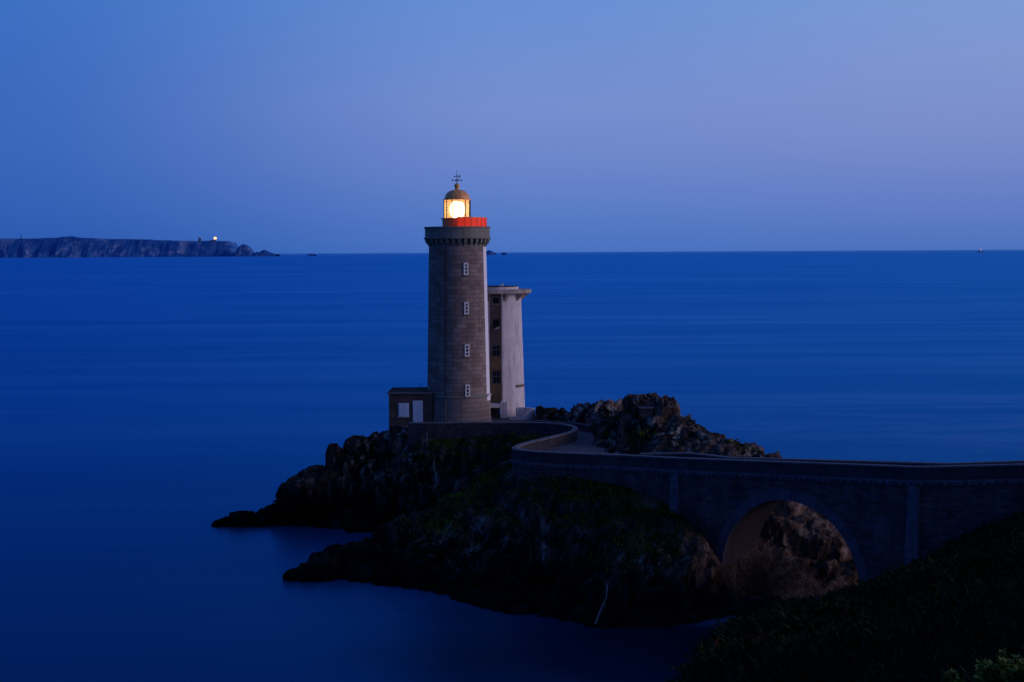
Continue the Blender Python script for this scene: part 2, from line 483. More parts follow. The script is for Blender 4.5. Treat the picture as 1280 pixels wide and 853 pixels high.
fn2 = t.noise(t.mapping(ob, (0.25, 0.6, 1), (0, 0, R(-12))), 1.0, 6, 0.6, 1.0)
ff2 = t.math('MULTIPLY', t.ramp(gl_.outputs['Value'], [(0.1, (1, 1, 1)), (1.0, (0, 0, 0))]), t.ramp(fn2, [(0.42, (0, 0, 0)), (0.7, (1, 1, 1))]))
ff = t.math('ADD', ff, t.math('MULTIPLY', ff2, 0.55), True)
foam = t.n('ShaderNodeBsdfDiffuse'); foam.inputs['Color'].default_value = (0.24, 0.46, 0.85, 1)
mf = t.n('ShaderNodeMixShader'); t.l(t.math('MULTIPLY', ff, 0.50), mf.inputs[0])
t.l(mx.outputs[0], mf.inputs[1]); t.l(foam.outputs[0], mf.inputs[2])
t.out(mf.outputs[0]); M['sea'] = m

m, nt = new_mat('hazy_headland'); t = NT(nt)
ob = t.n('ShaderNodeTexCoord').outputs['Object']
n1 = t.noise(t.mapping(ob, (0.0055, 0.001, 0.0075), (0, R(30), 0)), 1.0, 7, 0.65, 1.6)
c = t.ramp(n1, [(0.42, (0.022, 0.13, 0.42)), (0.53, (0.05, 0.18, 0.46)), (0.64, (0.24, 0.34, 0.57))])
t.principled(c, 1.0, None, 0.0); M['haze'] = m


# ------------------------------------------------------------------ numpy noise
def _hash(ix, iy, iz, k):
    h = (ix.astype(np.int64) * 73856093) ^ (iy.astype(np.int64) * 19349663) ^ (iz.astype(np.int64) * 83492791) ^ (k * 2654435761)
    h &= 0xFFFFFFFF
    h = ((h ^ (h >> 16)) * 0x45d9f3b) & 0xFFFFFFFF
    h = ((h ^ (h >> 16)) * 0x45d9f3b) & 0xFFFFFFFF
    return ((h ^ (h >> 16)) & 0xFFFFFF) / float(0xFFFFFF)


def vnoise(p, seed=0):
    i = np.floor(p).astype(np.int64); f = p - i
    u = f * f * (3 - 2 * f)
    r = 0
    for a in (0, 1):
        for b in (0, 1):
            for d in (0, 1):
                w = (u[:, 0] if a else 1 - u[:, 0]) * (u[:, 1] if b else 1 - u[:, 1]) * (u[:, 2] if d else 1 - u[:, 2])
                r = r + w * _hash(i[:, 0] + a, i[:, 1] + b, i[:, 2] + d, seed)
    return r * 2 - 1


def fbm(p, octs=5, seed=0, gain=0.5, ridged=False):
    s, a, n = 0, 1.0, 0
    for o in range(octs):
        v = vnoise(p * 2 ** o + 17.3 * o, seed + o)
        if ridged: v = 1 - 2 * np.abs(v)
        s = s + a * v; n += a; a *= gain
    return s / n


def worley(p, seed=0):
    i = np.floor(p).astype(np.int64)
    f1 = np.full(len(p), 9e9); f2 = np.full(len(p), 9e9); cid = np.zeros(len(p))
    for a in (-1, 0, 1):
        for b in (-1, 0, 1):
            for d in (-1, 0, 1):
                x, y, z = i[:, 0] + a, i[:, 1] + b, i[:, 2] + d
                q = np.stack([x + _hash(x, y, z, seed), y + _hash(x, y, z, seed + 1), z + _hash(x, y, z, seed + 2)], 1)
                dd = ((p - q) ** 2).sum(1)
                idv = _hash(x, y, z, seed + 3)
                closer = dd < f1
                f2 = np.where(closer, f1, np.minimum(f2, dd))
                cid = np.where(closer, idv, cid)
                f1 = np.where(closer, dd, f1)
    return np.sqrt(f1), np.sqrt(f2), cid


BED = np.array(Matrix.Rotation(R(-26), 3, 'Y') @ Matrix.Rotation(R(25), 3, 'Z'))


def crag(p, seed=0):
    """Blocky, bedded rock relief in metres (about -1..1)."""
    q = p @ BED.T
    warp = np.stack([fbm(p * 0.35, 3, seed + 40 + k) for k in range(3)], 1)
    q = q + warp * 1.1
    f1, f2, cid = worley(q * np.array([0.62, 0.30, 0.17]), seed)
    g1, g2, gid = worley(q * np.array([1.7, 0.9, 0.5]), seed + 9)
    big = fbm(p * 0.11, 4, seed + 3, ridged=True)
    h1, h2, hid = worley(q * np.array([3.6, 2.2, 1.3]), seed + 19)
    u = q[:, 0] * 0.62 + 0.9 * fbm(p * 0.25, 3, seed + 60); saw = (u - np.floor(u)) - 0.5
    u2 = q[:, 0] * 1.9 + 0.8 * fbm(p * 0.6, 3, seed + 64); saw2 = (u2 - np.floor(u2)) - 0.5
    d = 0.60 * big + 0.80 * (cid - 0.5) + 0.30 * np.minimum(f2 - f1, 0.5) + 0.42 * (gid - 0.5) + 0.15 * np.minimum(g2 - g1, 0.4) + 0.20 * (hid - 0.5)
    b1, b2, bid = worley(q * np.array([0.30, 0.17, 0.11]) + 3.7, seed + 29)
    return d + 0.95 * (bid - 0.5) + 0.35 * np.minimum(b2 - b1, 0.35) + 0.10 * fbm(p * 1.5, 4, seed + 5) + 0.55 * saw + 0.22 * saw2


def rbf(ctrl, c=1.2, smooth=0.05):
    P = np.array([(a[0], a[1]) for a in ctrl], float); z = np.array([a[2] for a in ctrl], float)
    k = lambda d2: -np.sqrt(d2 + c * c)
    n = len(P)
    d2 = ((P[:, None] - P[None]) ** 2).sum(2)
    A = np.zeros((n + 3, n + 3)); A[:n, :n] = k(d2) + smooth * np.eye(n)
    A[:n, n] = 1; A[:n, n + 1:] = P; A[n, :n] = 1; A[n + 1:, :n] = P.T
    b = np.zeros(n + 3); b[:n] = z
    w = np.linalg.solve(A, b)

    def f(x, y):
        X = np.stack([x, y], 1); out = np.zeros(len(X))
        for s in range(0, len(X), 20000):
            q = X[s:s + 20000]
            d = ((q[:, None] - P[None]) ** 2).sum(2)
            out[s:s + 20000] = k(d) @ w[:n] + w[n] + q @ w[n + 1:]
        return out
    return f


def poly_dist(xy, pts):
    """Distance of 2-D points to a polyline, and the parameter height (z) there."""
    best = np.full(len(xy), 1e9); zz = np.zeros(len(xy))
    for (a, b) in zip(pts[:-1], pts[1:]):
        a2, b2 = np.array(a[:2]), np.array(b[:2])
        d = b2 - a2; L = (d ** 2).sum() + 1e-9
        t_ = np.clip(((xy - a2) @ d) / L, 0, 1)
        dist = np.sqrt(((xy - (a2 + t_[:, None] * d)) ** 2).sum(1))
        z = a[2] + (b[2] - a[2]) * t_
        m_ = dist < best
        best = np.where(m_, dist, best); zz = np.where(m_, z, zz)
    return best, zz


def smooth(x, a, b):
    t_ = np.clip((x - a) / (b - a), 0, 1)
    return t_ * t_ * (3 - 2 * t_)


def catmull(pts, n=8):
    out = []
    P = [Vector(p) for p in pts]
    for i in range(len(P) - 1):
        p0, p1, p2, p3 = P[max(i - 1, 0)], P[i], P[i + 1], P[min(i + 2, len(P) - 1)]
        for k in range(n):
            t_ = k / n
            out.append(0.5 * ((2 * p1) + (p2 - p0) * t_ + (2 * p0 - 5 * p1 + 4 * p2 - p3) * t_ ** 2 + (3 * p1 - p0 - 3 * p2 + p3) * t_ ** 3))
    out.append(P[-1])
    return out


def grid_mesh(name, co, nx, ny, mat, attrs=None, smooth_shade=True):
    me = bpy.data.meshes.new(name)
    nv = len(co)
    idx = np.arange(nv).reshape(ny, nx)
    q = np.stack([idx[:-1, :-1], idx[:-1, 1:], idx[1:, 1:], idx[1:, :-1]], -1).reshape(-1, 4)
    me.vertices.add(nv); me.vertices.foreach_set("co", co.astype(np.float32).ravel())
    me.loops.add(q.size); me.loops.foreach_set("vertex_index", q.ravel().astype(np.int32))
    me.polygons.add(len(q)); me.polygons.foreach_set("loop_start", np.arange(0, q.size, 4, dtype=np.int32))
    me.update(calc_edges=True)
    if smooth_shade: me.polygons.foreach_set("use_smooth", [True] * len(q))
    for k, v in (attrs or {}).items():
        a = me.attributes.new(k, 'FLOAT', 'POINT'); a.data.foreach_set("value", v.astype(np.float32))
    me.materials.append(mat)
    me.validate()
    o = bpy.data.objects.new(name, me); col.objects.link(o)
    return o


def grid_normals(co, nx, ny):
    g = co.reshape(ny, nx, 3)
    n = np.cross(np.gradient(g, axis=1).reshape(-1, 3), np.gradient(g, axis=0).reshape(-1, 3))
    return n / (np.linalg.norm(n, axis=1, keepdims=True) + 1e-9)


# ------------------------------------------------------------------ layout of the road walls
TERR = 9.35                                        # terrace level
near_px = [(640, 560, 10.2), (650, 562.3, 10.2), (670, 564.3, 10.2), (700, 565.8, 10.2), (745, 567.6, 10.25), (790, 569.5, 10.35)]
A = at_height(850, 572.5, 10.7)
B = at_height(1150, 583.5, 12.2)
C = at_height(1290, 580.2, 12.9)
D = at_height(1440, 573.0, 13.8)
bend_pts = [at_height(*p) for p in near_px]
bend_curve = catmull(bend_pts + [A], 6)
U = (B - A); SL = U.length; UX = Vector((U.x, U.y, 0)); LH = UX.length; UX.normalize()
NIN = Vector((-UX.y, UX.x, 0))                      # towards the far side of the bridge
BW = 4.6                                           # bridge width
near_path = bend_curve + [B, C, D]

inner_px = [(640, 560, 10.2), (648, 555.5, 10.2), (664, 551.0, 10.2), (686, 545.8, 10.2), (704, 541.5, 10.2), (715.5, 537.5, 10.2), (715, 533.2, 10.2), (702, 530.2, 10.2), (680, 528.6, 10.2), (650, 528.0, 10.2), (600, 528.0, 10.2), (560, 528.4, 10.2), (531, 528.6, 10.2), (510, 528.4, 10.2)]
inner_path = catmull([at_height(*p) for p in inner_px], 6)

far_bridge = [A + NIN * BW, B + NIN * BW, C + NIN * BW + Vector((0.5, 0.5, 0)), D + NIN * BW]
far_bridge = [Vector((p.x, p.y, p.z - 0.22)) for p in far_bridge]
far_start = [at_height(800, 566.5, 9.85), at_height(840, 565.8, 10.0), at_height(868, 566.2, 10.1)]
far_path = catmull(far_start + [far_bridge[0] + UX * 2.0], 4) + far_bridge[1:]
road_wall_path = catmull([at_depth(668, 525.5, 153.5), at_depth(700, 527.2, 152), at_depth(722, 529.2, 150), at_depth(737, 531.5, 147.5)], 5)


def sweep(mb, path, prof, close=True):
    """Sweep a profile of (offset to the right of travel, dz from the path height)."""
    n = len(path)
    S = [0.0]
    for i in range(1, n): S.append(S[-1] + (path[i] - path[i - 1]).length)
    rings = []
    for i, p in enumerate(path):
        d = path[min(i + 1, n - 1)] - path[max(i - 1, 0)]
        r = Vector((d.y, -d.x, 0)).normalized()
        rings.append([Vector((p.x, p.y, 0)) + r * o + Vector((0, 0, p.z + dz if dz > -50 else dz + 100)) for o, dz in prof])
    m_ = len(prof)
    for i in range(n - 1):
        v = 0.0
        for k in range(m_ if close else m_ - 1):
            k2 = (k + 1) % m_
            L = (rings[i][k2] - rings[i][k]).length
            hz = abs(prof[k][1] - prof[k2][1]) > 0.05
            a0, a1 = (rings[i][k].z, rings[i][k2].z) if hz else (v, v + L)
            b0, b1 = (rings[i + 1][k].z, rings[i + 1][k2].z) if hz else (v, v + L)
            mb.quad([rings[i][k], rings[i + 1][k], rings[i + 1][k2], rings[i][k2]],
                    [(S[i], a0), (S[i + 1], b0), (S[i + 1], b1), (S[i], a1)])
            v += L
    if close:
        mb.quad(rings[0]); mb.quad(rings[-1][::-1])
    return mb


# ------------------------------------------------------------------ the sea
mb = MB()
E = 90000.0
mb.quad([(-E, -400, 0), (E, -400, 0), (E, 2 * E, 0), (-E, 2 * E, 0)])
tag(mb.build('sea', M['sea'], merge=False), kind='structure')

# ------------------------------------------------------------------ the rocky headland
D_ = at_depth
ctrl = []
def S_(*a): ctrl.append(tuple(D_(*a)))
def W_(*a): ctrl.append(a)
# terrace and what lies behind it
for p in ((-6, 156, 9.1), (-12, 156, 9.0), (0, 156, 9.1), (4, 153, 9.0), (-13, 151, 9.0), (-6, 151, 9.1), (0, 151, 9.1), (-12, 162, 8.8), (0, 163, 8.8), (5, 161, 8.5), (-6, 169, 5), (-15, 167, 3),
          (4, 169, 5), (-6, 176, -2), (-18, 173, -3), (6, 178, -2), (-20, 161, 1.0)): W_(*p)
# west ridge and its spit
for p in ((486, 536, 152.5), (455, 547, 151.5), (430, 561, 150.5), (405, 585, 149), (375, 602, 147.5), (352, 620, 147), (336, 638, 146.5), (300, 646, 146), (277, 653, 145),
          (486, 580, 149.5), (460, 610, 147.5), (450, 632, 146), (430, 662, 143), (380, 656, 145), (335, 656, 145.3), (520, 562, 147.3), (520, 602, 144.8), (545, 602, 144.2), (540, 634, 142.2), (480, 666, 141.2), (446, 676, 139.5)): S_(*p)
for p in ((-19.5, 158, 0.5), (-23, 155, -1.2), (-28, 151, -1.5), (-36, 146, -2.5), (-25, 140, -2.2), (-31, 142, -2), (-40, 150, -5), (-40, 135, -5)): W_(*p)
# gully below the terrace wall
for p in ((500, 541, 151), (512, 541, 150.2), (525, 542, 149.7), (535, 544, 149.2), (560, 548, 148.6), (600, 547, 148.3), (640, 545, 148), (675, 544, 147.8), (560, 560, 147.3), (640, 560, 146), (600, 575, 145.5), (570, 612, 140.5), (620, 588, 138), (690, 535, 147)): S_(*p)
# middle ridge and spit below the bend
for p in ((358, 722, 121.5), (400, 703, 122.5), (440, 684, 124.5), (500, 656, 128), (560, 629, 131), (612, 605, 131), (430, 725, 120.8), (500, 715, 119.5), (500, 741, 117), (560, 695, 121),
          (560, 757, 113), (620, 680, 121), (620, 774, 108.5), (700, 705, 114.5), (700, 660, 119.5), (700, 622, 122.5), (640, 611, 127), (760, 627, 121), (760, 682, 115), (750, 740, 108.6),
          (750, 791, 104.4), (690, 785, 106.5), (840, 655, 116.5), (850, 700, 112.5), (850, 748, 109), (860, 789, 105), (885, 690, 114), (900, 722, 112.5), (905, 770, 108), (800, 625, 120.8), (800, 690, 113)): S_(*p)
for p in ((-24, 120, -2.2), (-17, 114, -2.2), (-9, 108.5, -2.5), (-1, 102, -2.5), (8, 98, -3), (16, 101, -2), (-18, 133, -1.6), (-23, 136, -2), (-15, 138.5, -0.6), (-20, 127, -1.3), (-30, 120, -5), (-30, 100, -6), (0, 92, -6), (20, 94, -3)): W_(*p)
# road corridor
for p in ((4.7, 140, 8.8), (2.5, 131, 8.6), (1, 128.5, 8.5), (8, 128, 8.6), (11, 126, 8.7), (5, 146, 8.8), (7, 143, 8.8), (14.5, 122, 8.0)): W_(*p)
# crags behind the road
for p in ((682, 526, 153), (696, 518, 153.5), (722, 512, 154), (765, 509, 152), (735, 538, 147.2), (776, 520, 145), (785, 511, 141.5), (803, 504, 141), (832, 507, 140), (845, 520, 139), (862, 533, 138), (885, 546, 136), (908, 557, 133),
          (932, 560, 131), (957, 572, 129), (744, 558, 137), (800, 562, 133), (870, 563, 128), (800, 536, 138), (762, 530, 143), (850, 549, 134.5), (900, 563, 127.5)): S_(*p)
for p in ((10, 160, 5), (14, 155, 4), (18, 150, 4), (22, 144, 3), (27, 137, 1), (5, 166, 4), (12, 168, -2), (20, 160, -2.5), (27, 150, -2.5), (33, 141, -2.5), (42, 150, -6), (42, 170, -6), (-40, 178, -6), (0, 184, -5)): W_(*p)
# rock seen through the arch
for p in ((984, 629, 122.5), (950, 606, 125), (1002, 638, 122), (1028, 664, 120), (1058, 702, 118.5), (1078, 742, 117), (952, 690, 118), (962, 742, 114), (1000, 757, 111.5), (1005, 700, 117), (955, 650, 121.5), (1040, 735, 115.5), (922, 745, 114.0), (938, 735, 115.0)): S_(*p)
for p in ((17.9, 110, 0.9), (20.5, 109, 1.0), (22.5, 107.8, 0.9), (24.5, 106.4, 0.9), (19, 107.5, 0.3), (34, 129, -2), (37, 121, -2.5), (35, 113, -1.5), (31, 108.5, 0.2), (25, 106, 0.2), (42, 105, 3), (42, 125, -5)): W_(*p)

fH = rbf(ctrl)
x0, x1, y0, y1, st = -41.0, 41.0, 97.0, 176.0, 0.17
nx, ny = int((x1 - x0) / st) + 1, int((y1 - y0) / st) + 1
gx, gy = np.meshgrid(np.linspace(x0, x1, nx), np.linspace(y0, y1, ny))
gx, gy = gx.ravel(), gy.ravel()
gz = fH(gx, gy)
gz = np.where(gz < -1.5, -1.5 + (gz + 1.5) * 0.4, gz)
co = np.stack([gx, gy, gz], 1)
nrm = grid_normals(co, nx, ny)
xy = co[:, :2]
# keep the rock calm and low under the terrace, the road and the deck
d_near, z_near = poly_dist(xy, [tuple(p) for p in near_path])
d_in, z_in = poly_dist(xy, [tuple(p) for p in inner_path])
road_c = [(-10, 154.5, TERR), (0, 153.2, TERR), (4.5, 150, 9.2), (6.3, 145.5, 9.2), (5.4, 139, 9.15), (3.6, 132.5, 9.1), (8, 127.5, 9.15), (12, 124, 9.3)] + [tuple(A + NIN * 2.3 - Vector((0, 0, 1.15))), tuple(B + NIN * 2.3 - Vector((0, 0, 1.15))), tuple(D + NIN * 2.3 - Vector((0, 0, 1.15)))]
d_rd, z_rd = poly_dist(xy, road_c)
terr = (gx > -13.2) & (gx < np.where(gy > 152.5, 2.6, 4.0)) & (gy > 150.2) & (gy < 163)
calm = np.clip(smooth(d_rd, 2.4, 4.2), 0, 1)
calm = np.minimum(calm, np.where(terr, 0.0, 1.0))
wallmask = smooth(np.minimum(d_near, d_in), 0.4, 2.2)
slope = 1 - nrm[:, 2]
amp = 0.55 + 0.75 * smooth(slope, 0.10, 0.5)
amp *= smooth(gz, -1.6, 1.2) * 0.75 + 0.25
amp *= calm * (0.25 + 0.75 * wallmask)
behind = smooth(gx, -1, 8) * smooth(gy, 124, 130)
dsp = crag(co, 3)
# ledges: the slope breaks down in uneven steps
stepn = 1.9 + 0.5 * fbm(co * 0.07, 2, 70)
uu = (co[:, 2] + 1.3 * fbm(co * 0.16, 3, 71) + 0.22 * gx) / stepn
fr_ = uu - np.floor(uu)
stair = (np.floor(uu) + smooth(fr_, 0.62, 0.98) - uu) * stepn
co[:, 2] += 0.8 * stair * smooth(gz, 0.2, 1.5) * calm * wallmask * smooth(slope, 0.04, 0.2)
nrm = grid_normals(co, nx, ny)
dirv = nrm * np.array([1, 1, 0.75]) ; dirv /= np.linalg.norm(dirv, axis=1, keepdims=True)
co2 = co + dirv * (dsp * amp * (1.0 + 0.25 * behind))[:, None]
lim = np.where(d_rd < 2.6, z_rd - 0.18, 99); lim = np.where(terr, TERR - 0.12, lim)
co2[:, 2] = np.minimum(co2[:, 2], lim)
n2_ = grid_normals(co2, nx, ny)


HZ = co2[:, 2].reshape(ny, nx)


def surface(px, py, near=98.0, far=170.0):
    """First point of the headland met by a sight line."""
    for Y in np.arange(near, far, 0.12):
        p = at_depth(px, py, float(Y))
        i = int(round((p.x - x0) / st)); j = int(round((p.y - y0) / st))
        if 0 <= i < HZ.shape[1] and 0 <= j < HZ.shape[0] and HZ[j, i] >= p.z: return p
    return at_depth(px, py, far)


def SF(px, py, Y=None):
    return surface(px, py)


def blob(pts, r):
    """Soft mask around places given as world points."""
    m_ = np.zeros(len(co2))
    for q in pts:
        p_, rr = (q[0], q[1]) if isinstance(q, tuple) and isinstance(q[1], float) and not isinstance(q[0], float) else (q, r)
        d2 = ((co2 - np.array(p_)) ** 2).sum(1)
        m_ = np.maximum(m_, np.exp(-d2 / (rr * rr)))
    return m_


def seg_dist(P, pts):
    best = np.full(len(P), 1e9)
    for a, b in zip(pts[:-1], pts[1:]):
        a, b = np.array(a), np.array(b); d = b - a
        t_ = np.clip(((P - a) @ d) / ((d ** 2).sum() + 1e-9), 0, 1)
        best = np.minimum(best, np.linalg.norm(P - (a + t_[:, None] * d), axis=1))
    return best


grass = blob([SF(560, 560, 148), SF(600, 560, 147.5), SF(640, 556, 147), SF(670, 552, 147), SF(520, 575, 149), SF(620, 600, 132), SF(590, 620, 130), SF(560, 650, 126), SF(700, 618, 122.5), SF(740, 612, 122.5),
              SF(780, 612, 121.8), SF(830, 640, 118), SF(800, 655, 117.5), SF(770, 640, 119.5), SF(840, 680, 114.5), SF(800, 685, 114.5), SF(650, 640, 124), SF(720, 650, 120)], 2.6)
grass = np.maximum(grass, 0.95 * blob([SF(775, 522, 143), SF(785, 512, 142.5), SF(760, 540, 140.5), SF(850, 517, 138), SF(858, 522, 137.6), SF(795, 545, 136), SF(925, 556, 131)], 1.1))
warm = np.maximum(blob([SF(985, 640, 121.5), SF(960, 680, 118.5), SF(1000, 700, 117), SF(1030, 720, 116), SF(1010, 740, 113.5), SF(1040, 680, 119)], 4.4), 0.85 * blob([SF(872, 675, 114), SF(880, 690, 114), SF(888, 715, 112.5), SF(866, 705, 112)], 1.8))
warm = np.maximum(warm, 0.13 * blob([SF(800, 500, 140), SF(850, 530, 136), SF(900, 550, 132), SF(745, 503, 152), SF(945, 560, 130)], 5.5))
warm = np.clip(warm * (0.65 + 0.6 * fbm(co2 * 0.4, 4, 77)), 0, 1)
pale = np.maximum(blob([SF(495, 555, 150.5), SF(470, 575, 149.5), SF(510, 590, 148), SF(480, 600, 147.5), SF(605, 665, 123), SF(560, 670, 123), SF(820, 700, 112.5), SF(590, 690, 120)], 3.2),
                  0.95 * blob([SF(830, 520, 138), SF(745, 505, 152), SF(850, 545, 134.5), SF(805, 505, 140), SF(880, 548, 134), SF(790, 540, 137), SF(935, 558, 130.5), SF(720, 515, 151)], 3.5))
streak = np.zeros(len(co2))
for pl, w_ in (([SF(542, 566, 148), SF(542, 582, 147), SF(546, 600, 146), SF(546, 612, 145), SF(541, 625, 143.5)], 0.26), ([SF(681, 684, 118.5), SF(679, 700, 117)], 0.30),
               ([SF(759, 728, 110), SF(757, 752, 108), SF(748, 770, 106.5), SF(742, 784, 105.3)], 0.22), ([SF(775, 737, 109), SF(760, 750, 108)], 0.16)):
    dd = seg_dist(co2, pl)
    streak = np.maximum(streak, np.exp(-(dd / w_) ** 2) * smooth(co2[:, 2], 0.2, 0.8))
head = grid_mesh('rocky_headland', co2, nx, ny, M['rock'], {'grass': grass, 'warm': warm, 'pale': pale, 'streak': streak})
tag(head, kind='structure')


# ------------------------------------------------------------------ grass on the headland
def tufts(name, pts, nrms, hmin, hmax, width, mat, per=4, tint_bias=None, spread=0.15, flat=0.0, size=None):
    n = len(pts) * per
    base = np.repeat(pts, per, 0) + rng.normal(0, spread, (n, 3)) * np.array([1, 1, 0.15])
    h = rng.uniform(hmin, hmax, n)
    if size is not None: size = np.repeat(size, per); h = h * size
    a = rng.uniform(0, 2 * math.pi, n)
    lean = np.stack([np.cos(a), np.sin(a), np.zeros(n)], 1) * rng.uniform(0.15 + flat, 0.8 + flat, n)[:, None]
    up = np.repeat(nrms, per, 0) * 0.4 + np.array([0, 0, 0.7]) + lean
    up /= np.linalg.norm(up, axis=1, keepdims=True)
    b = rng.uniform(0, 2 * math.pi, n)
    side = np.stack([np.cos(b), np.sin(b), np.zeros(n)], 1) * (width * rng.uniform(0.6, 1.4, n) * (1.0 if size is None else size))[:, None]
    mid = base + up * (h * 0.55)[:, None]
    droop = lean * (h * 0.25)[:, None]
    tip = base + up * h[:, None] + droop - np.array([0, 0, 0.08]) * h[:, None]
    v = np.stack([base - side * 0.6, base + side * 0.6, mid + side, tip, mid - side], 1).reshape(-1, 3)
    q = np.arange(n * 5).reshape(-1, 5)
    me = bpy.data.meshes.new(name)
    me.vertices.add(len(v)); me.vertices.foreach_set("co", v.astype(np.float32).ravel())
    me.loops.add(q.size); me.loops.foreach_set("vertex_index", q.ravel().astype(np.int32))
    me.polygons.add(n); me.polygons.foreach_set("loop_start", np.arange(0, q.size, 5, dtype=np.int32))
    me.update(calc_edges=True)
    tint = rng.uniform(0, 0.9, n) if tint_bias is None else np.clip(np.repeat(tint_bias, per) + rng.normal(0, 0.16, n), 0, 1)
    at = me.attributes.new('tint', 'FLOAT', 'POINT'); at.data.foreach_set("value", np.repeat(tint, 5).astype(np.float32))
    me.materials.append(mat)
    o = bpy.data.objects.new(name, me); col.objects.link(o)
    return o


gsel = grass * (0.5 + 0.9 * fbm(co2 * 0.45, 4, 91)) * smooth(n2_[:, 2], 0.35, 0.75) * (calm > 0.5) * (co2[:, 2] > 2.5)
cand = np.where(rng.uniform(0, 1, len(co2)) < gsel * 0.55)[0]
if len(cand) > 14000: cand = rng.choice(cand, 14000, False)
tb = np.clip(0.45 + 0.55 * fbm(co2[cand] * 0.3, 3, 12), 0, 0.9)
g = tufts('grass', co2[cand], n2_[cand], 0.15, 0.5, 0.05, M['grass'], 4, tb)
tag(g, 'short dark green grass on the ledges of the rocky headland', 'grass', kind='stuff')

BUNK = surface(808, 524) + Vector((0, 0.1, 0.05))
POST = surface(533.5, 562)
# ------------------------------------------------------------------ boulders and stacks standing proud of the ridge
def rock_thing(name, loc, size, seed, label, cat, warmv=0.05, pal=0.6, tilt=0.0, amp=0.3, group=None):
    n, m_ = 40, 24
    th = np.linspace(0, 2 * math.pi, n, endpoint=False); ph = np.linspace(0.02, math.pi - 0.02, m_)
    T, Pp = np.meshgrid(th, ph)
    d = np.stack([np.sin(Pp) * np.cos(T), np.sin(Pp) * np.sin(T), np.cos(Pp)], -1).reshape(-1, 3)
    sq = np.sign(d) * np.abs(d) ** 0.75
    p = sq * np.array(size)
    off = crag(p * 1.2 + seed * 13.7 + np.array(loc) * 0.05, seed)
    p = p * (1 + amp * off[:, None])
    if tilt:
        p = p @ np.array(Matrix.Rotation(tilt, 3, 'Y')).T
    me = bpy.data.meshes.new(name)
    f = []
    for j in range(m_ - 1):
        for i in range(n):
            f.append((j * n + i, (j + 1) * n + i, (j + 1) * n + (i + 1) % n, j * n + (i + 1) % n))
    f.append(tuple(range(n))); f.append(tuple(reversed(range((m_ - 1) * n, m_ * n))))
    me.from_pydata(p.tolist(), [], f)
    for k, v in (('warm', warmv), ('pale', pal), ('grass', 0.0), ('streak', 0.0)):
        a = me.attributes.new(k, 'FLOAT', 'POINT'); a.data.foreach_set("value", np.full(len(p), v, np.float32))
    me.materials.append(M['rock'])
    o = bpy.data.objects.new(name, me); col.objects.link(o); o.location = loc
    return tag(o, label, cat, group)


q = D_(419, 574, 149.6); rock_thing('rock_pinnacle', (q.x, q.y, q.z - 0.3), (0.85, 0.9, 1.75), 4, 'dark upright rock knob standing on the sloping west ridge left of the lighthouse', 'rock', 0, 0.1, R(-6))
q = D_(374, 605, 147.3); rock_thing('boulder', (q.x, q.y, q.z - 0.2), (1.35, 1.2, 1.05), 7, 'dark rounded boulder lower on the west ridge, between the knob and the spit', 'boulder', 0, 0.3)
q = D_(447, 556, 150.8); rock_thing('boulder', (q.x, q.y, q.z - 0.3), (1.2, 1.1, 1.0), 9, 'angular dark boulder high on the west ridge between the knob and the annex', 'boulder', 0, 0.3)
q = D_(310, 650, 145.5); rock_thing('shore_rock', (q.x, q.y, 0.25), (2.3, 1.3, 0.95), 12, 'low black rock at the far left tip of the headland, washed by the sea', 'rock', 0, 0)
q = D_(385, 716, 121.3); rock_thing('shore_rock', (q.x, q.y, 0.15), (1.9, 1.1, 0.8), 15, 'low black rock at the tip of the nearer spit below the lighthouse', 'rock', 0, 0)
q = D_(808, 498, 140.6); rock_thing('rock_outcrop', (q.x, q.y, q.z - 0.75), (1.9, 1.2, 1.1), 21, 'jagged brown outcrop at the very top of the crag behind the bridge, above the bunker', 'rock', 0.25, 0.5, R(8))
q = D_(834, 503, 139.8); rock_thing('rock_outcrop', (q.x, q.y, q.z - 0.7), (1.05, 1.0, 1.15), 22, 'blunt rock tooth beside the top outcrop, on the right shoulder of the crag', 'rock', 0.25, 0.5, R(-10))
q = D_(940, 560, 130.6); rock_thing('rock_outcrop', (q.x, q.y, q.z - 0.35), (1.1, 1.0, 0.85), 25, 'pale split rock at the low right end of the crag just above the bridge parapet', 'rock', 0.4, 0.9, R(10))
q = D_(912, 556, 132.2); rock_thing('rock_outcrop', (q.x, q.y, q.z - 0.4), (1.2, 1.0, 0.8), 26, 'dark mossy rock next to the pale split rock on the low end of the crag', 'rock', 0.1, 0.4)

# ------------------------------------------------------------------ bridge
zt = lambda s: A.z + (B.z - A.z) * s / LH            # parapet top along the straight
PH, CH = 1.02, 0.42                                  # parapet height, cornice height
def bp(s, off, z):
    p = A + UX * s + NIN * off
    return Vector((p.x, p.y, z))


def on_face(px, py):
    """Where a sight line meets the front face of the bridge -> (s, z)."""
    v = ray(px, py); o_ = Vector((0, 0, CAM_Z))
    t_ = (A - o_).dot(NIN) / v.dot(NIN)
    p = o_ + v * t_
    return (p - A).dot(UX), p.z


sL, _ = on_face(904, 712); sR, _ = on_face(1076, 722); sT, zC = on_face(986, 626)
sc, rr_ = (sL + sR) / 2, (sR - sL) / 2
zs = zC - rr_
bridge = empty('stone_bridge', bp(sc, 0, 0), 'dark stone arch bridge carrying the walled road out to the lighthouse', 'bridge')
Minv = Matrix.Translation(-bridge.location)


def relative(mb, root=None):
    L = (root or bridge).location
    mb.v = [(a - L.x, b - L.y, c_ - L.z) for a, b, c_ in mb.v]
    return mb


def arch_z(s):
    return zs + math.sqrt(max(0.0, rr_ * rr_ - (s - sc) ** 2))


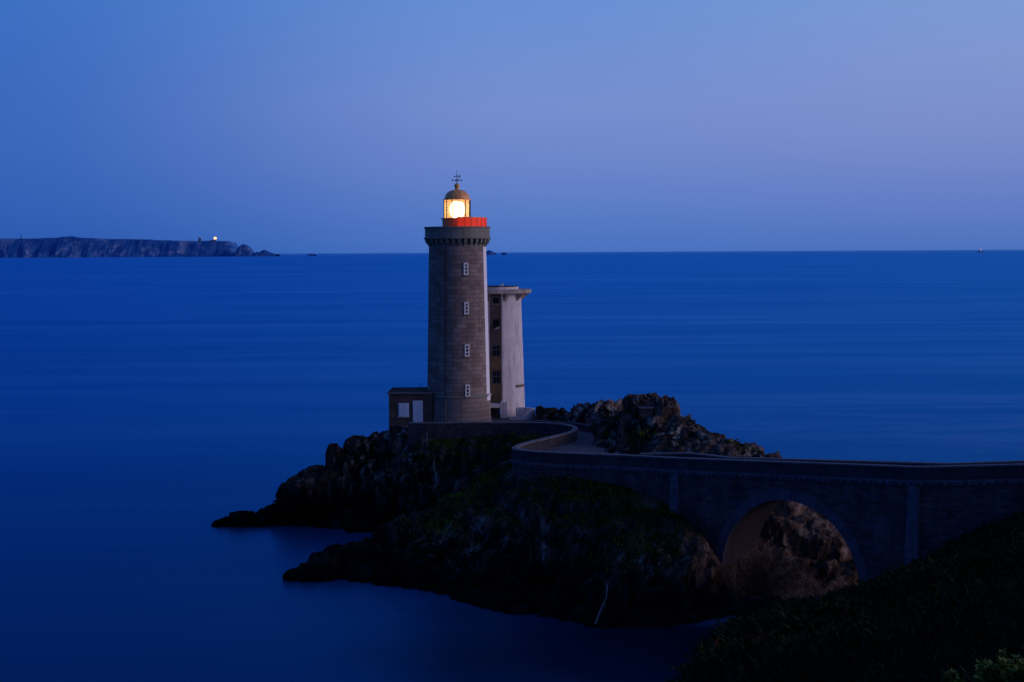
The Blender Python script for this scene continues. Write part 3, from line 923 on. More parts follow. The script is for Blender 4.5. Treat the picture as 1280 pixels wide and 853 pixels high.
cols = [(s, -1.2) for s in np.linspace(0, sL, 14)] + [(sc - rr_ * math.cos(math.pi * k / 40), None) for k in range(41)] + [(s, -1.2) for s in np.linspace(sR, LH, 14)]
for side, nm in ((0.0, 'front_wall'), (BW, 'rear_wall')):
    mb = MB()
    off = side
    prev = None
    for s, lo in cols:
        low = arch_z(s) if lo is None else lo
        cur = (s, low, zt(s) - PH - CH - (0.22 if side else 0))
        if prev and abs(cur[0] - prev[0]) > 1e-6:
            N_ = 6
            for k in range(N_):
                f0, f1 = k / N_, (k + 1) / N_
                za0, za1 = prev[1] + (prev[2] - prev[1]) * f0, prev[1] + (prev[2] - prev[1]) * f1
                zb0, zb1 = cur[1] + (cur[2] - cur[1]) * f0, cur[1] + (cur[2] - cur[1]) * f1
                qd = [bp(prev[0], off, za0), bp(cur[0], off, zb0), bp(cur[0], off, zb1), bp(prev[0], off, za1)]
                uv = [(prev[0], za0), (cur[0], zb0), (cur[0], zb1), (prev[0], za1)]
                if side: qd.reverse(); uv.reverse()
                mb.quad(qd, uv)
        prev = cur
    if side == 0:
        # the curved stretch to the west and the approach to the east
        sweep(mb, bend_curve, [(0.0, -PH - CH), (0.0, -102.0)], False)
        sweep(mb, [B, C, D], [(0.0, -PH - CH), (0.0, -101.2)], False)
    else:
        sweep(mb, [p + Vector((0, 0, 0.0)) for p in far_bridge[1:]], [(0.0, -PH - CH + 0.22), (0.0, -101.2)], False)
    relative(mb).build(nm, M['bridge'], bridge)

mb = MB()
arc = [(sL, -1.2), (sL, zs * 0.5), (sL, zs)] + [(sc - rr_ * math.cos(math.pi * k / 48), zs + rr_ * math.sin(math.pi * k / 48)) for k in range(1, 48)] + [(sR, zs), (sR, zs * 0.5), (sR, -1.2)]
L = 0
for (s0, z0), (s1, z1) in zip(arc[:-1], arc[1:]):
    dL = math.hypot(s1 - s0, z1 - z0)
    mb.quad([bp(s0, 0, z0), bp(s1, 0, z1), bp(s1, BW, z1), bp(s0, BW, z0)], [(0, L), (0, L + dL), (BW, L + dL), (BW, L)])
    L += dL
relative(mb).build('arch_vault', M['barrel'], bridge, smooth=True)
mb = MB()
RW = 0.85
outer = [(sL - RW, -1.2), (sL - RW, zs * 0.5), (sL - RW, zs)] + [(sc - (rr_ + RW) * math.cos(math.pi * k / 48), zs + (rr_ + RW) * math.sin(math.pi * k / 48)) for k in range(1, 48)] + [(sR + RW, zs), (sR + RW, zs * 0.5), (sR + RW, -1.2)]
L = 0
for i in range(len(arc) - 1):
    (a0, b0), (a1, b1) = arc[i], arc[i + 1]
    (c0, d0), (c1, d1) = outer[i], outer[i + 1]
    dL = math.hypot(a1 - a0, b1 - b0)
    mb.quad([bp(a0, -0.08, b0), bp(a1, -0.08, b1), bp(c1, -0.08, d1), bp(c0, -0.08, d0)], [(L, 0.02), (L + dL, 0.02), (L + dL, 0.9), (L, 0.9)])
    mb.quad([bp(c0, -0.08, d0), bp(c1, -0.08, d1), bp(c1, 0.0, d1), bp(c0, 0.0, d0)], [(L, 0.9), (L + dL, 0.9), (L + dL, 1.0), (L, 1.0)])
    mb.quad([bp(a1, -0.08, b1), bp(a0, -0.08, b0), bp(a0, 0.0, b0), bp(a1, 0.0, b1)], [(L, 0.0), (L + dL, 0), (L + dL, .02), (L, .02)])
    L += dL
relative(mb).build('arch_ring', M['ring'], bridge)


def parapet_parts(path, root, sign=1, ph=PH, ch=CH, cornice=True, nm='parapet'):
    """parapet wall, coping and corbelled string course along a path; sign=+1: outer face to the right of travel."""
    s = sign
    mb = MB(); sweep(mb, path, [(s * 0.02, -0.14), (s * 0.02, -ph), (-s * 0.42, -ph), (-s * 0.42, -0.14)])
    relative(mb, root).build(nm, M['parapet'], root)
    mb = MB(); sweep(mb, path, [(s * 0.09, 0.0), (s * 0.09, -0.14), (-s * 0.49, -0.14), (-s * 0.49, 0.0)])
    relative(mb, root).build('coping', M['coping'], root, bevel=0.03)
    if cornice:
        mb = MB(); sweep(mb, path, [(s * 0.22, -ph), (s * 0.22, -ph - 0.2), (s * 0.08, -ph - 0.24), (s * 0.08, -ph - ch), (-s * 0.3, -ph - ch), (-s * 0.3, -ph)])
        # corbel stones under the string course
        S = 0.0
        for a_, b_ in zip(path[:-1], path[1:]):
            L_ = (b_ - a_).length; d_ = (b_ - a_) / L_
            r_ = Vector((d_.y, -d_.x, 0)).normalized() * s
            k = math.ceil(S / 0.55) * 0.55 - S
            while k < L_:
                p = a_ + d_ * k
                c_ = Vector((p.x, p.y, p.z - ph - 0.3)) + r_ * 0.13
                mb.box(c_, (0.24, 0.16, 0.16), math.atan2(d_.y, d_.x))
                k += 0.55
            S += L_
        relative(mb, root).build('string_course', M['cornice'], root)


parapet_parts(near_path, bridge)
parapet_parts([Vector(p) for p in far_path], bridge, sign=-1, ph=0.6, cornice=False, nm='far_parapet')


def pilaster(px, w, ztop_off, zb, taper=0.0):
    s, _ = on_face(px, 620)
    top = zt(s) - PH - CH - ztop_off
    mb = MB()
    prof = [(w / 2, 0.22), (w / 2 + taper, 0.45)]
    (w0, d0), (w1, d1) = prof
    T_ = [bp(s - w0, 0, top), bp(s - w0, -d0, top), bp(s + w0, -d0, top), bp(s + w0, 0, top)]
    B_ = [bp(s - w1, 0, zb), bp(s - w1, -d1, zb), bp(s + w1, -d1, zb), bp(s + w1, 0, zb)]
    for k in range(3):
        H_ = top - zb
        mb.quad([B_[k], B_[k + 1], T_[k + 1], T_[k]], [(0, 0), (w, 0), (w, H_), (0, H_)])
    mb.quad(T_)
    relative(mb).build('buttress', M['cornice'], bridge)


pilaster(845, 0.8, 0.0, 4.0, 0.15)
pilaster(1143, 0.85, 0.0, 3.0, 0.15)

# ------------------------------------------------------------------ road and terrace paving
def poly_sheet(name, outline, mat, kind):
    pts = [Vector(p) for p in outline]
    tri = geometry.tessellate_polygon([[Vector((p.x, p.y, 0)) for p in pts]])
    me = bpy.data.meshes.new(name)
    me.from_pydata([tuple(p) for p in pts], [], [tuple(t_) for t_ in tri])
    me.update()
    import bmesh
    bm = bmesh.new(); bm.from_mesh(me)
    bmesh.ops.recalc_face_normals(bm, faces=bm.faces)
    if sum(f.normal.z for f in bm.faces) < 0:
        bmesh.ops.reverse_faces(bm, faces=bm.faces)
    bm.to_mesh(me); bm.free()
    me.materials.append(mat)
    o = bpy.data.objects.new(name, me); col.objects.link(o)
    return tag(o, kind=kind)


def strip_sheet(name, left, right, mat):
    mb = MB()
    for i in range(len(left) - 1):
        mb.quad([left[i], right[i], right[i + 1], left[i + 1]])
    return tag(mb.build(name, mat), kind='structure')


dz = Vector((0, 0, -PH))
# inner edge of the bay wall -> road surface between the bay wall and the crag
bay = [p + dz + Vector((0, 0, 0.004)) for p in inner_path[:6 * 8 + 1]]
outline = [p.copy() for p in bay]                         # bend -> tip -> terrace side
outline += [Vector((3.0, 153.6, TERR - 0.1)), Vector((5.0, 152.6, TERR - 0.1)), Vector((7.0, 150.4, 9.2)), Vector((8.3, 147.4, 9.2)), Vector((8.3, 141, 9.15)), Vector((8.0, 136.6, 9.15)), Vector((11.0, 133, 9.15)), Vector((14.5, 128.5, 9.2))]
fa = far_bridge[0] + UX * 2.0
outline += [Vector((fa.x, fa.y, A.z - PH + 0.12))]
outline += [Vector((p.x, p.y, p.z - PH + 0.004)) for p in reversed(bend_curve)]
poly_sheet('road', outline, M['road'], 'structure')
Lp = [Vector((p.x, p.y, p.z - PH + 0.02)) for p in ([A + UX * 0.0] + [A + UX * (LH * k / 6) + Vector((0, 0, (B.z - A.z) * k / 6)) for k in range(1, 7)] + [C, D])]
Rp = [p + NIN * BW for p in Lp]
strip_sheet('bridge_road', Lp, Rp, M['road'])
outline = [Vector((-12.6, 152.6, TERR)), Vector((-10.8, 150.4, TERR)), Vector((2.0, 149.8, TERR)), Vector((4.0, 151.0, TERR)), Vector((3.0, 154.0, TERR)), Vector((2.6, 161.5, TERR)), Vector((-3, 164.5, TERR)), Vector((-12.6, 160.5, TERR))]
poly_sheet('terrace', outline, M['sandpath'], 'structure')

# retaining wall: the bay wall and the terrace wall in one continuous run
bay_root = empty('retaining_wall', (inner_path[40].x, inner_path[40].y, 8), 'winding rubble retaining wall with pale coping below the lighthouse terrace', 'wall')
mb = MB(); sweep(mb, inner_path, [(-0.02, -0.12), (-0.02, -4.2), (0.40, -4.2), (0.40, -0.12)])
relative(mb, bay_root).build('wall_face', M['wall'], bay_root)
mb = MB(); sweep(mb, inner_path, [(-0.07, 0.0), (-0.07, -0.12), (0.46, -0.12), (0.46, 0.0)])
relative(mb, bay_root).build('coping', M['coping'], bay_root, bevel=0.02)

fw = empty('road_wall', road_wall_path[0] - Vector((0, 0, 1)), 'low dark stone wall on the seaward side of the road before the left crag', 'wall')
mb = MB(); sweep(mb, road_wall_path, [(0.2, -0.1), (0.2, -1.6), (-0.2, -1.6), (-0.2, -0.1)])
relative(mb, fw).build('wall_face', M['wall'], fw)
mb = MB(); sweep(mb, road_wall_path, [(0.26, 0.0), (0.26, -0.1), (-0.26, -0.1), (-0.26, 0.0)])
relative(mb, fw).build('coping', M['cornice'], fw)

# low ledge wall along the foot of the crag
lw_path = catmull([at_depth(845, 566.5, 127.5), at_depth(880, 563.5, 129.5), at_depth(925, 563.0, 128.6)], 4)
lw_ = empty('ledge_wall', lw_path[0] - Vector((0, 0, 0.8)), 'short pale stone ledge at the foot of the crag beside the road', 'wall')
mb = MB(); sweep(mb, lw_path, [(0.25, 0), (0.25, -1.0), (-0.25, -1.0), (-0.25, 0)])
relative(mb, lw_).build('ledge', M['coping'], lw_)

# ------------------------------------------------------------------ lighthouse
LX, LY = at_depth(573.3, 500, 156).x, 156.0
zp = lambda py, Y=156.0, px=572: at_depth(px, py, Y).z
lh = empty('lighthouse', (LX, LY, TERR), 'tall round granite lighthouse with lit lantern and red dome on the headland', 'lighthouse')
zb = lambda py: zp(py) - TERR                       # local height
PXM = FPX / 156.0
ra = lambda w: w / PXM
hB, hT = zb(493.5), zb(309)
z_cap = zb(284)
mb = MB().lathe([(ra(41.2), -0.05), (ra(41.0), 0.5), (ra(40.2), 0.55), (ra(39.6), hB - 0.08)], 96)
mb.build('base', M['granite_pale'], lh, smooth=True)
mb = MB().lathe([(ra(39.4), hB - 0.08), (ra(40.6), hB - 0.06), (ra(40.6), hB + 0.10), (ra(39.2), hB + 0.16)], 96)
mb.build('base_band', M['gallery'], lh, smooth=True)
nseg = 14
prof = [(ra(39.2 + (35.6 - 39.2) * k / nseg), hB + 0.16 + (hT - hB - 0.16) * k / nseg) for k in range(nseg + 1)]
mb = MB().lathe(prof, 96)
mb.build('tower', M['granite'], lh, smooth=True)
rad = lambda h: ra(39.2 + (35.6 - 39.2) * (h - hB) / (hT - hB))
# white sea-facing strip: paint film on the east limb of the drum
mb = MB(); a0, a1 = R(-25), R(38)
for k in range(nseg):
    for j in range(8):
        t0, t1 = a0 + (a1 - a0) * j / 8, a0 + (a1 - a0) * (j + 1) / 8
        (r0, z0), (r1, z1) = prof[k], prof[k + 1]
        e_ = 0.012
        mb.quad([((r0 + e_) * math.cos(t0), (r0 + e_) * math.sin(t0), z0), ((r0 + e_) * math.cos(t1), (r0 + e_) * math.sin(t1), z0),
                 ((r1 + e_) * math.cos(t1), (r1 + e_) * math.sin(t1), z1), ((r1 + e_) * math.cos(t0), (r1 + e_) * math.sin(t0), z1)])
r0 = ra(40.6) + 0.03
mb.lathe([(r0, hB - 0.05), (r0 + 0.02, hB + 0.09)], 8, a0, a1)
r0 = ra(39.6) + 0.02
mb.lathe([(r0 + 0.01, hB - 0.55), (r0, hB - 0.1)], 8, a0, R(15))
mb.build('white_sector', M['whitewall'], lh, smooth=True)
# gallery: corbels, parapet, coping
zg0, zg1 = zb(308), zb(299.3)
mb = MB().lathe([(ra(35.6), hT), (ra(35.8), zg1 - 0.02)], 96)
mb.build('neck', M['gallery'], lh, smooth=True)
mb0 = MB()
prof_c = [(0.0, 0.0), (0.10, 0.0), (0.20, 0.22), (0.38, 0.36), (0.46, 0.62), (0.46, zg1 - zg0), (0.0, zg1 - zg0)]
wd = 0.26
for sgn in (-1, 1):
    pts = [(ra(35.2) + d_, sgn * wd / 2, z_) for d_, z_ in prof_c]
    mb0.quad(pts if sgn < 0 else pts[::-1], None)
for i in range(len(prof_c)):
    j = (i + 1) % len(prof_c)
    (d0, z0), (d1, z1) = prof_c[i], prof_c[j]
    r_ = ra(35.2)
    mb0.quad([(r_ + d0, wd / 2, z0), (r_ + d1, wd / 2, z1), (r_ + d1, -wd / 2, z1), (r_ + d0, -wd / 2, z0)])
corb = mb0.build('corbel', M['gallery'], lh)
corb.location = (0, 0, zg0)
NC = 32
for k in range(NC):
    o = corb if k == 0 else corb.copy()
    if k: col.objects.link(o); o.parent = lh
    o.rotation_euler = (0, 0, 2 * math.pi * (k + 0.5) / NC)
zl0, zl1 = zb(299.3), zb(296.8)
mb = MB().lathe([(ra(35.4), zl0), (ra(41.2), zl0), (ra(42.0), zl0 + 0.08), (ra(42.0), zl1 - 0.05), (ra(40.4), zl1)], 96)
mb.build('gallery_ledge', M['gallery'], lh, smooth=True)
mb = MB().lathe([(ra(40.4), zl1), (ra(40.4), zb(286)), (ra(37.0), zb(286)), (ra(37.0), zl1 + 0.05), (0.3, zl1 + 0.05)], 96)
mb.build('gallery_parapet', M['gallery'], lh, smooth=True)
mb = MB().lathe([(ra(36.6), zb(286)), (ra(41.3), zb(286)), (ra(41.5), zb(285.5)), (ra(41.5), zb(284.2)), (ra(41.0), zb(283.8)), (ra(36.6), zb(283.8))], 96)
mb.build('gallery_coping', M['gallery'], lh, smooth=True)

# lantern
zm = zb(273)
lan = MB().lathe([(ra(18.6), zl1 + 0.05), (ra(18.6), zm - 0.12)], 64).build('lantern_base', M['drum'], lh, smooth=True)
MB().lathe([(ra(18.6), zm - 0.12), (ra(20.8), zm - 0.10), (ra(20.8), zm), (ra(13.0), zm + 0.004)], 64).build('lantern_sill', M['drum'], lan, smooth=True)
zg_t = zb(250.6)
MB().lathe([(ra(15.9), zm), (ra(15.9), zg_t)], 40).build('lantern_glass', M['glass'], lan, smooth=True)
mbm = MB()
for k in range(12):
    a = 2 * math.pi * (k + 0.35) / 12
    mbm.box((ra(16.2) * math.cos(a), ra(16.2) * math.sin(a), (zm + zg_t) / 2), (0.06, 0.045, zg_t - zm), a)
mullion_src = MB(); mullion_src.box((ra(15.9) + 0.055, 0, (zm + zg_t) / 2), (0.08, 0.07, zg_t - zm))
mu = mullion_src.build('mullion', M['iron'], lan)
for k in range(12):
    o = mu if k == 0 else mu.copy()
    if k: col.objects.link(o); o.parent = lan
    o.rotation_euler = (0, 0, 2 * math.pi * (k + 0.35) / 12)
# optic: barrel lens with prism rings
prof_l = []
zc_, hh = zb(262.5), 0.92
for i in range(25):
    f = i / 24.0 * 2 - 1
    r_ = 0.80 * math.sqrt(max(0.05, 1 - 0.72 * f * f)) + (0.03 if i % 2 else 0.0)
    prof_l.append((r_, zc_ + f * hh))
prof_l = [(0.01, zc_ - hh)] + prof_l + [(0.01, zc_ + hh)]
MB().lathe(prof_l, 32).build('optic', M['lamp'], lan, smooth=True)
MB().lathe([(0.3, zl1 + 0.06), (0.3, zc_ - hh - 0.03), (0.01, zc_ - hh - 0.03)], 20).build('optic_pedestal', M['iron'], lan, smooth=True)
# dome
rd = ra(17.3)
prof_d = [(ra(15.6), zg_t), (rd, zg_t + 0.02), (rd, zg_t + 0.16), (ra(15.2), zg_t + 0.2)]
zd0, zd1 = zg_t + 0.2, zb(237.5)
for i in range(1, 11):
    f = i / 10 * math.pi / 2
    prof_d.append((max(ra(3.0), ra(15.2) * math.cos(f) ** 0.85), zd0 + (zd1 - zd0) * math.sin(f)))
prof_d += [(ra(3.0), zd1), (ra(2.5), zb(235.5)), (ra(2.6), zb(234.2))]
dm = MB().lathe(prof_d, 48).build('dome', M['dome'], lan, smooth=True)
for k in range(12):
    pass
mb = MB()
a_ = []
for k in range(10):
    a = 2 * math.pi * k / 10
    pts = [(p[0] * math.cos(a), p[0] * math.sin(a), p[1]) for p in prof_d[3:14]]
    mb.tube(pts, 0.028, 6)
mb.build('dome_ribs', M['dome'], lan)
MB().sphere((0, 0, zb(232.4)), ra(3.6), 10, 0.85).build('vent_ball', M['dome'], lan, smooth=True)
mb = MB()
zt_ = zb(212.5)
mb.tube([(0, 0, zb(230)), (0, 0, zb(222)), (0, 0, zt_)], [0.05, 0.035, 0.015], 8)
for k in range(4):
    a = R(20) + k * math.pi / 2
    e_ = Vector((math.cos(a), math.sin(a), 0)) * 0.52
    mb.tube([(0, 0, zb(225.5)), (e_.x, e_.y, zb(225.5))], 0.022, 6)
    mb.sphere((e_.x, e_.y, zb(225.5)), 0.085, 6)
mb.sphere((0, 0, zb(225.5)), 0.09, 6)
mb.sphere((0, 0, zb(219.5)), 0.07, 6)
# the vane: arrow with a split tail
V0 = zb(220.8)
mb.tube([(-0.34, -0.1, V0), (0.34, 0.1, V0)], 0.022, 6)
mb.quad([(0.12, 0.03, V0), (0.40, 0.12, V0 + 0.22), (0.30, 0.09, V0), (0.40, 0.12, V0 - 0.22)])
mb.quad([(-0.36, -0.1, V0), (-0.2, -0.06, V0 + 0.12), (-0.2, -0.06, V0 - 0.12)])
mb.build('weather_vane', M['iron'], lan)
# red screen on the seaward side of the gallery
mb = MB()
for j in range(16):
    t0, t1 = R(-88) + R(126) * j / 16, R(-88) + R(126) * (j + 1) / 16
    for (ri, ro, z0, z1) in ((ra(35.2), ra(36.3), zl1 + 0.05, zm),):
        P_ = lambda r_, t_, z_: (r_ * math.cos(t_), r_ * math.sin(t_), z_)
        mb.quad([P_(ro, t0, z0), P_(ro, t1, z0), P_(ro, t1, z1), P_(ro, t0, z1)])
        mb.quad([P_(ri, t1, z0), P_(ri, t0, z0), P_(ri, t0, z1), P_(ri, t1, z1)])
        mb.quad([P_(ri, t0, z1), P_(ri, t1, z1), P_(ro, t1, z1), P_(ro, t0, z1)][::-1])
    if j == 0: mb.quad([P_(ri, t0, z0), P_(ro, t0, z0), P_(ro, t0, z1), P_(ri, t0, z1)])
scr = mb.build('red_screen', M['redpanel'], lh, smooth=True)
mb = MB().lathe([(ra(34.9), zm), (ra(36.9), zm), (ra(36.9), zm + 0.07), (ra(34.9), zm + 0.07), (ra(34.9), zm)], 24, R(-89), R(38))
mb.build('screen_rail', M['dome'], scr)
mb = MB()
for k in range(10):
    a = R(-87) + R(124) * k / 9
    mb.box((ra(36.3) * math.cos(a) + 0.03 * math.cos(a), ra(36.3) * math.sin(a) + 0.03 * math.sin(a), (zl1 + zm) / 2 + 0.02), (0.06, 0.05, zm - zl1 - 0.06), a)
mb.build('screen_posts', M['red'], scr)

# stair windows
ang = math.asin(12.0 / 38.0)
ax = -math.pi / 2 + ang
for py in (336, 384.2, 435.8, 485):
    h = zb(py); r_ = rad(h)
    px_, py_ = r_ * math.cos(ax), r_ * math.sin(ax)
    rz = ax + math.pi / 2
    fr = MB()
    w, H = 0.52, 1.32
    for (cx, cz, sx, sz) in ((-w / 2 + 0.07, 0, 0.14, H), (w / 2 - 0.07, 0, 0.14, H), (0, H / 2 - 0.08, w - 0.28, 0.16), (0, -H / 2 + 0.08, w - 0.28, 0.16), (0, 0.2, w - 0.28, 0.09), (0, -0.2, w - 0.28, 0.09)):
        fr.box((cx, -0.015, cz), (sx, 0.16, sz))
    f = fr.build('window', M['white'], lh)
    f.location, f.rotation_euler = (px_, py_, h), (0, 0, rz)
    pn = MB(); pn.box((0, 0.02, 0), (w - 0.06, 0.08, H - 0.06)); pn.build('pane', M['pane'], f)
    sl_ = MB(); sl_.box((0, -0.06, -H / 2 - 0.06), (w + 0.14, 0.26, 0.1)); sl_.build('sill', M['gallery'], f)
# lightning conductor (dark above, pale pipe below the band)
ac = -math.pi / 2 - math.asin(14.0 / 38.0)
mb = MB(); mb.tube([((rad(h) + 0.04) * math.cos(ac), (rad(h) + 0.04) * math.sin(ac), h) for h in np.linspace(hB + 0.2, zg0, 8)], 0.035, 6)
mb.build('lightning_conductor', M['iron'], lh)
mb = MB(); mb.tube([(ra(40.2) * math.cos(ac) + 0.0, ra(40.4) * math.sin(ac) - 0.05, hB - 0.1), (ra(41) * math.cos(ac), ra(41.4) * math.sin(ac) - 0.05, 0.0)], 0.07, 8)
mb.build('drain_pipe', M['coping'], lh)

# ------------------------------------------------------------------ annex
YA = 153.4
axl, axr = at_depth(486, 510, YA).x, at_depth(540, 510, YA).x
zt_a = at_depth(510, 490.5, YA).z
ann = empty('annex', ((axl + axr) / 2, YA, TERR), 'low flat roofed stone annex with white door and shutters left of the lighthouse', 'building')
hx = (axr - axl) / 2; ha = zt_a - TERR; dep = 3.9
mb = MB(); mb.box((0, dep / 2, ha / 2 - 0.9), (2 * hx, dep, ha + 1.5)); mb.build('wall', M['annex'], ann)
mb = MB(); mb.box((0, dep / 2 - 0.05, ha - 0.09), (2 * hx + 0.3, dep + 0.3, 0.2)); rf = mb.build('roof_edge', M['coping'], ann, bevel=0.02)
mb = MB()
sl0, sl1 = ha + 0.03, ha + 0.06
mb.quad([(-hx, 0.1, sl0), (hx, 0.1, sl0), (hx, dep, sl1), (-hx, dep, sl0 + 0.02)])
mb.quad([(hx, 0.1, sl0), (hx, dep, sl0), (hx, dep, sl1)])
mb.quad([(-hx, 0.1, sl0), (-hx, dep, sl0 + 0.02), (-hx, dep, sl0)])
mb.quad([(-hx, dep, sl0), (-hx, dep, sl0 + 0.02), (hx, dep, sl1), (hx, dep, sl0)])
mb.build('roof', M['roofdark'], ann)
mb = MB(); mb.tube([(-hx, dep, sl0 + 0.08), (hx, dep, sl1 + 0.06)], 0.06, 6); mb.build('roof_flashing', M['coping'], ann)
lx = lambda px: at_depth(px, 510, YA).x - ann.location.x
lz = lambda py: at_depth(510, py, YA).z - TERR
cx, cz = (lx(498.8) + lx(510.3)) / 2, (lz(505) + lz(520.3)) / 2
w, H = lx(510.3) - lx(498.8), lz(505) - lz(520.3)
mb = MB(); mb.box((cx, 0.0, cz), (w + 0.16, 0.1, H + 0.16)); wf = mb.build('window_frame', M['shutter'], ann)
for sg in (-1, 1):
    mb = MB(); mb.box((cx + sg * w / 4, -0.075, cz), (w / 2 - 0.03, 0.05, H))
    for k in range(7): mb.box((cx + sg * w / 4, -0.108, cz - H / 2 + H * (k + 0.5) / 7), (w / 2 - 0.16, 0.02, H / 7 - 0.05))
    mb.build('shutter', M['shutter'], wf)
mb = MB(); mb.box((cx, -0.08, cz - H / 2 - 0.13), (w + 0.3, 0.24, 0.09)); mb.build('window_sill', M['gallery'], wf)
cx, w = (lx(516) + lx(528.5)) / 2, lx(528.5) - lx(516)
zd = lz(501)
mb = MB(); mb.box((cx, -0.02, zd / 2), (w, 0.12, zd)); 
dr = mb.build('door', M['shutter'], ann)
mb = MB()
for sg in (-1, 1):
    for c0, h0 in ((0.28, 0.32), (0.72, 0.36)): mb.box((cx + sg * w / 4, -0.09, zd * c0), (w / 2 - 0.14, 0.03, zd * h0))
mb.build('door_panel', M['shutter'], dr)
mb = MB(); mb.tube([(cx - 0.04, -0.1, zd * 0.46), (cx - 0.04, -0.16, zd * 0.46), (cx - 0.16, -0.16, zd * 0.46)], 0.025, 6); mb.build('handle', M['iron'], dr)
an = MB(); an.tube([(lx(524.8), 1.0, ha), (lx(524.8), 1.0, zb(478))], 0.03, 6); an.build('antenna', M['iron'], ann)

# ------------------------------------------------------------------ concrete signal tower
YS = 163.5
SX = at_depth(620.0, 440, YS).x
PS = FPX / YS
rs = lambda w: w / PS
zsp = lambda py: at_depth(620, py, YS - 2.5).z - TERR
sg = empty('signal_tower', (SX, YS, TERR), 'pale concrete signal tower with overhanging slab roof behind the lighthouse', 'tower')
hc0 = zsp(367.3)
rB, rT = rs(36.2), rs(31.6)
g0 = math.acos(rs(8.0) / rB)               # edge of the window recess
def shell(nm, a0, a1):
    prof = [(rB + (rT - rB) * k / 10, hc0 * k / 10) for k in range(11)]
    mb = MB().lathe(prof, 40, a0, a1)
    return mb.build(nm, M['concrete'], sg, smooth=True)
shell('shell', -g0, math.pi / 2)
shell('shell', math.pi / 2, math.pi + g0)
# recess: side cheeks and back panel
xr, xl = rs(7.6), -rs(9.6)
yb = -rB * math.sin(g0) + 0.75
panels = [(503, 446, 'ochre'), (446, 367.3, 'strip')]
for y0_, y1_, mt in panels:
    mb = MB(); z0, z1 = zsp(y0_), zsp(y1_)
    mb.quad([(xl, yb, z0), (xr, yb, z0), (xr, yb, z1), (xl, yb, z1)])
    mb.build('recess_wall', M[mt], sg)
mb = MB()
yf = -rB * math.sin(g0)
mb.quad([(xr, yf + 0.02, 0), (xr, yf + 0.32, hc0), (xr, yb + 0.02, hc0), (xr, yb + 0.02, 0)])
mb.quad([(xl, yf + 0.02, 0), (xl, yb + 0.02, 0), (xl, yb + 0.02, hc0), (xl, yf + 0.32, hc0)])
mb.box((xr + 0.06, yf + 0.17, hc0 / 2), (0.16, 0.36, hc0 - 0.02))
mb.build('recess_cheek', M['concrete'], sg)
sw = rs(9.2)
wx = rs(0.6)
for (p0, p1, kind_) in ((371.5, 380.5, 'pane'), (399, 412.5, 'open'), (432, 445.5, 'cross'), (464, 479.5, 'cross')):
    z0, z1 = zsp(p1), zsp(p0)
    mb = MB()
    for (cx, cz, sx, sz) in ((wx - sw / 2, (z0 + z1) / 2, 0.09, z1 - z0), (wx + sw / 2, (z0 + z1) / 2, 0.09, z1 - z0), (wx, z1, sw + 0.09, 0.09), (wx, z0, sw + 0.2, 0.13)):
        mb.box((cx, yb - 0.05, cz), (sx, 0.12, sz))
    if kind_ == 'cross':
        mb.box((wx, yb - 0.05, (z0 + z1) / 2), (0.07, 0.1, z1 - z0)); mb.box((wx, yb - 0.052, (z0 + z1) / 2 + 0.1), (sw, 0.1, 0.1))
    f = mb.build('window_frame', M['coping'] if kind_ != 'pane' else M['capcon'], sg)
    mb = MB(); mb.box((wx, yb - 0.02, (z0 + z1) / 2), (sw - 0.06, 0.03, z1 - z0 - 0.06))
    mb.build('pane', M['dark'] if kind_ == 'open' else M['pane'], f)
    if kind_ == 'open':
        mb = MB(); mb.quad([(wx - 0.3, yb - 0.045, z0 + 0.08), (wx + 0.4, yb - 0.045, z0 + 0.08), (wx + 0.36, yb - 0.045, z0 + 0.42)])
        mb.build('broken_shutter', M['concrete'], f)
# overhanging roof
n_ = 12
h0, h1, h2 = zsp(367.2), zsp(362.4), zsp(359.0)
mb = MB().lathe([(0.05, h0), (rs(44.5), h0), (rs(44.5), h1), (0.05, h1)], 40)
rf = mb.build('roof_slab', M['capcon'], sg, bevel=0.03)
mb = MB().lathe([(rs(28.5), h1 + 0.004), (rs(28.5), h2), (0.05, h2)], 40)
mb.build('upper_slab', M['concrete'], rf, bevel=0.03)
mb = MB().lathe([(rs(29), h2), (rs(29), h2 + 0.05), (0.05, h2 + 0.05)], 40)
mb.build('roof_felt', M['roofdark'], rf)
for k in range(10):
    a = -math.pi / 2 + R(22) + k * 2 * math.pi / 10
    mb = MB(); ri, ro = rT - 0.05, rs(42.5)
    for sgn in (-1, 1):
        pts = [(ri, sgn * 0.13, h0), (ro, sgn * 0.13, h0), (ri, sgn * 0.13, h0 - 0.95)]
        mb.quad(pts if sgn > 0 else pts[::-1])
    mb.quad([(ro, 0.13, h0), (ro, -0.13, h0), (ri, -0.13, h0 - 0.95), (ri, 0.13, h0 - 0.95)][::-1])
    o = mb.build('bracket', M['capcon'], sg); o.rotation_euler = (0, 0, a)
mb = MB(); mb.box((rs(9), -1.2, h2 + 0.22), (0.22, 0.22, 0.35)); mb.tube([(rs(5.5), -1.2, h2), (rs(5.5), -1.2, h2 + 0.25)], 0.06, 8)
mb.build('roof_vent', M['white'], rf)
# slit in the east shell
a = -math.acos(0.86)
mb = MB(); mb.lathe([(rB * 0.985, zsp(485.2)), (rB * 0.985 + 0.012, zsp(481.8))], 8, R(-46), R(-8)); mb.build('vent_slit', M['strip'], sg)
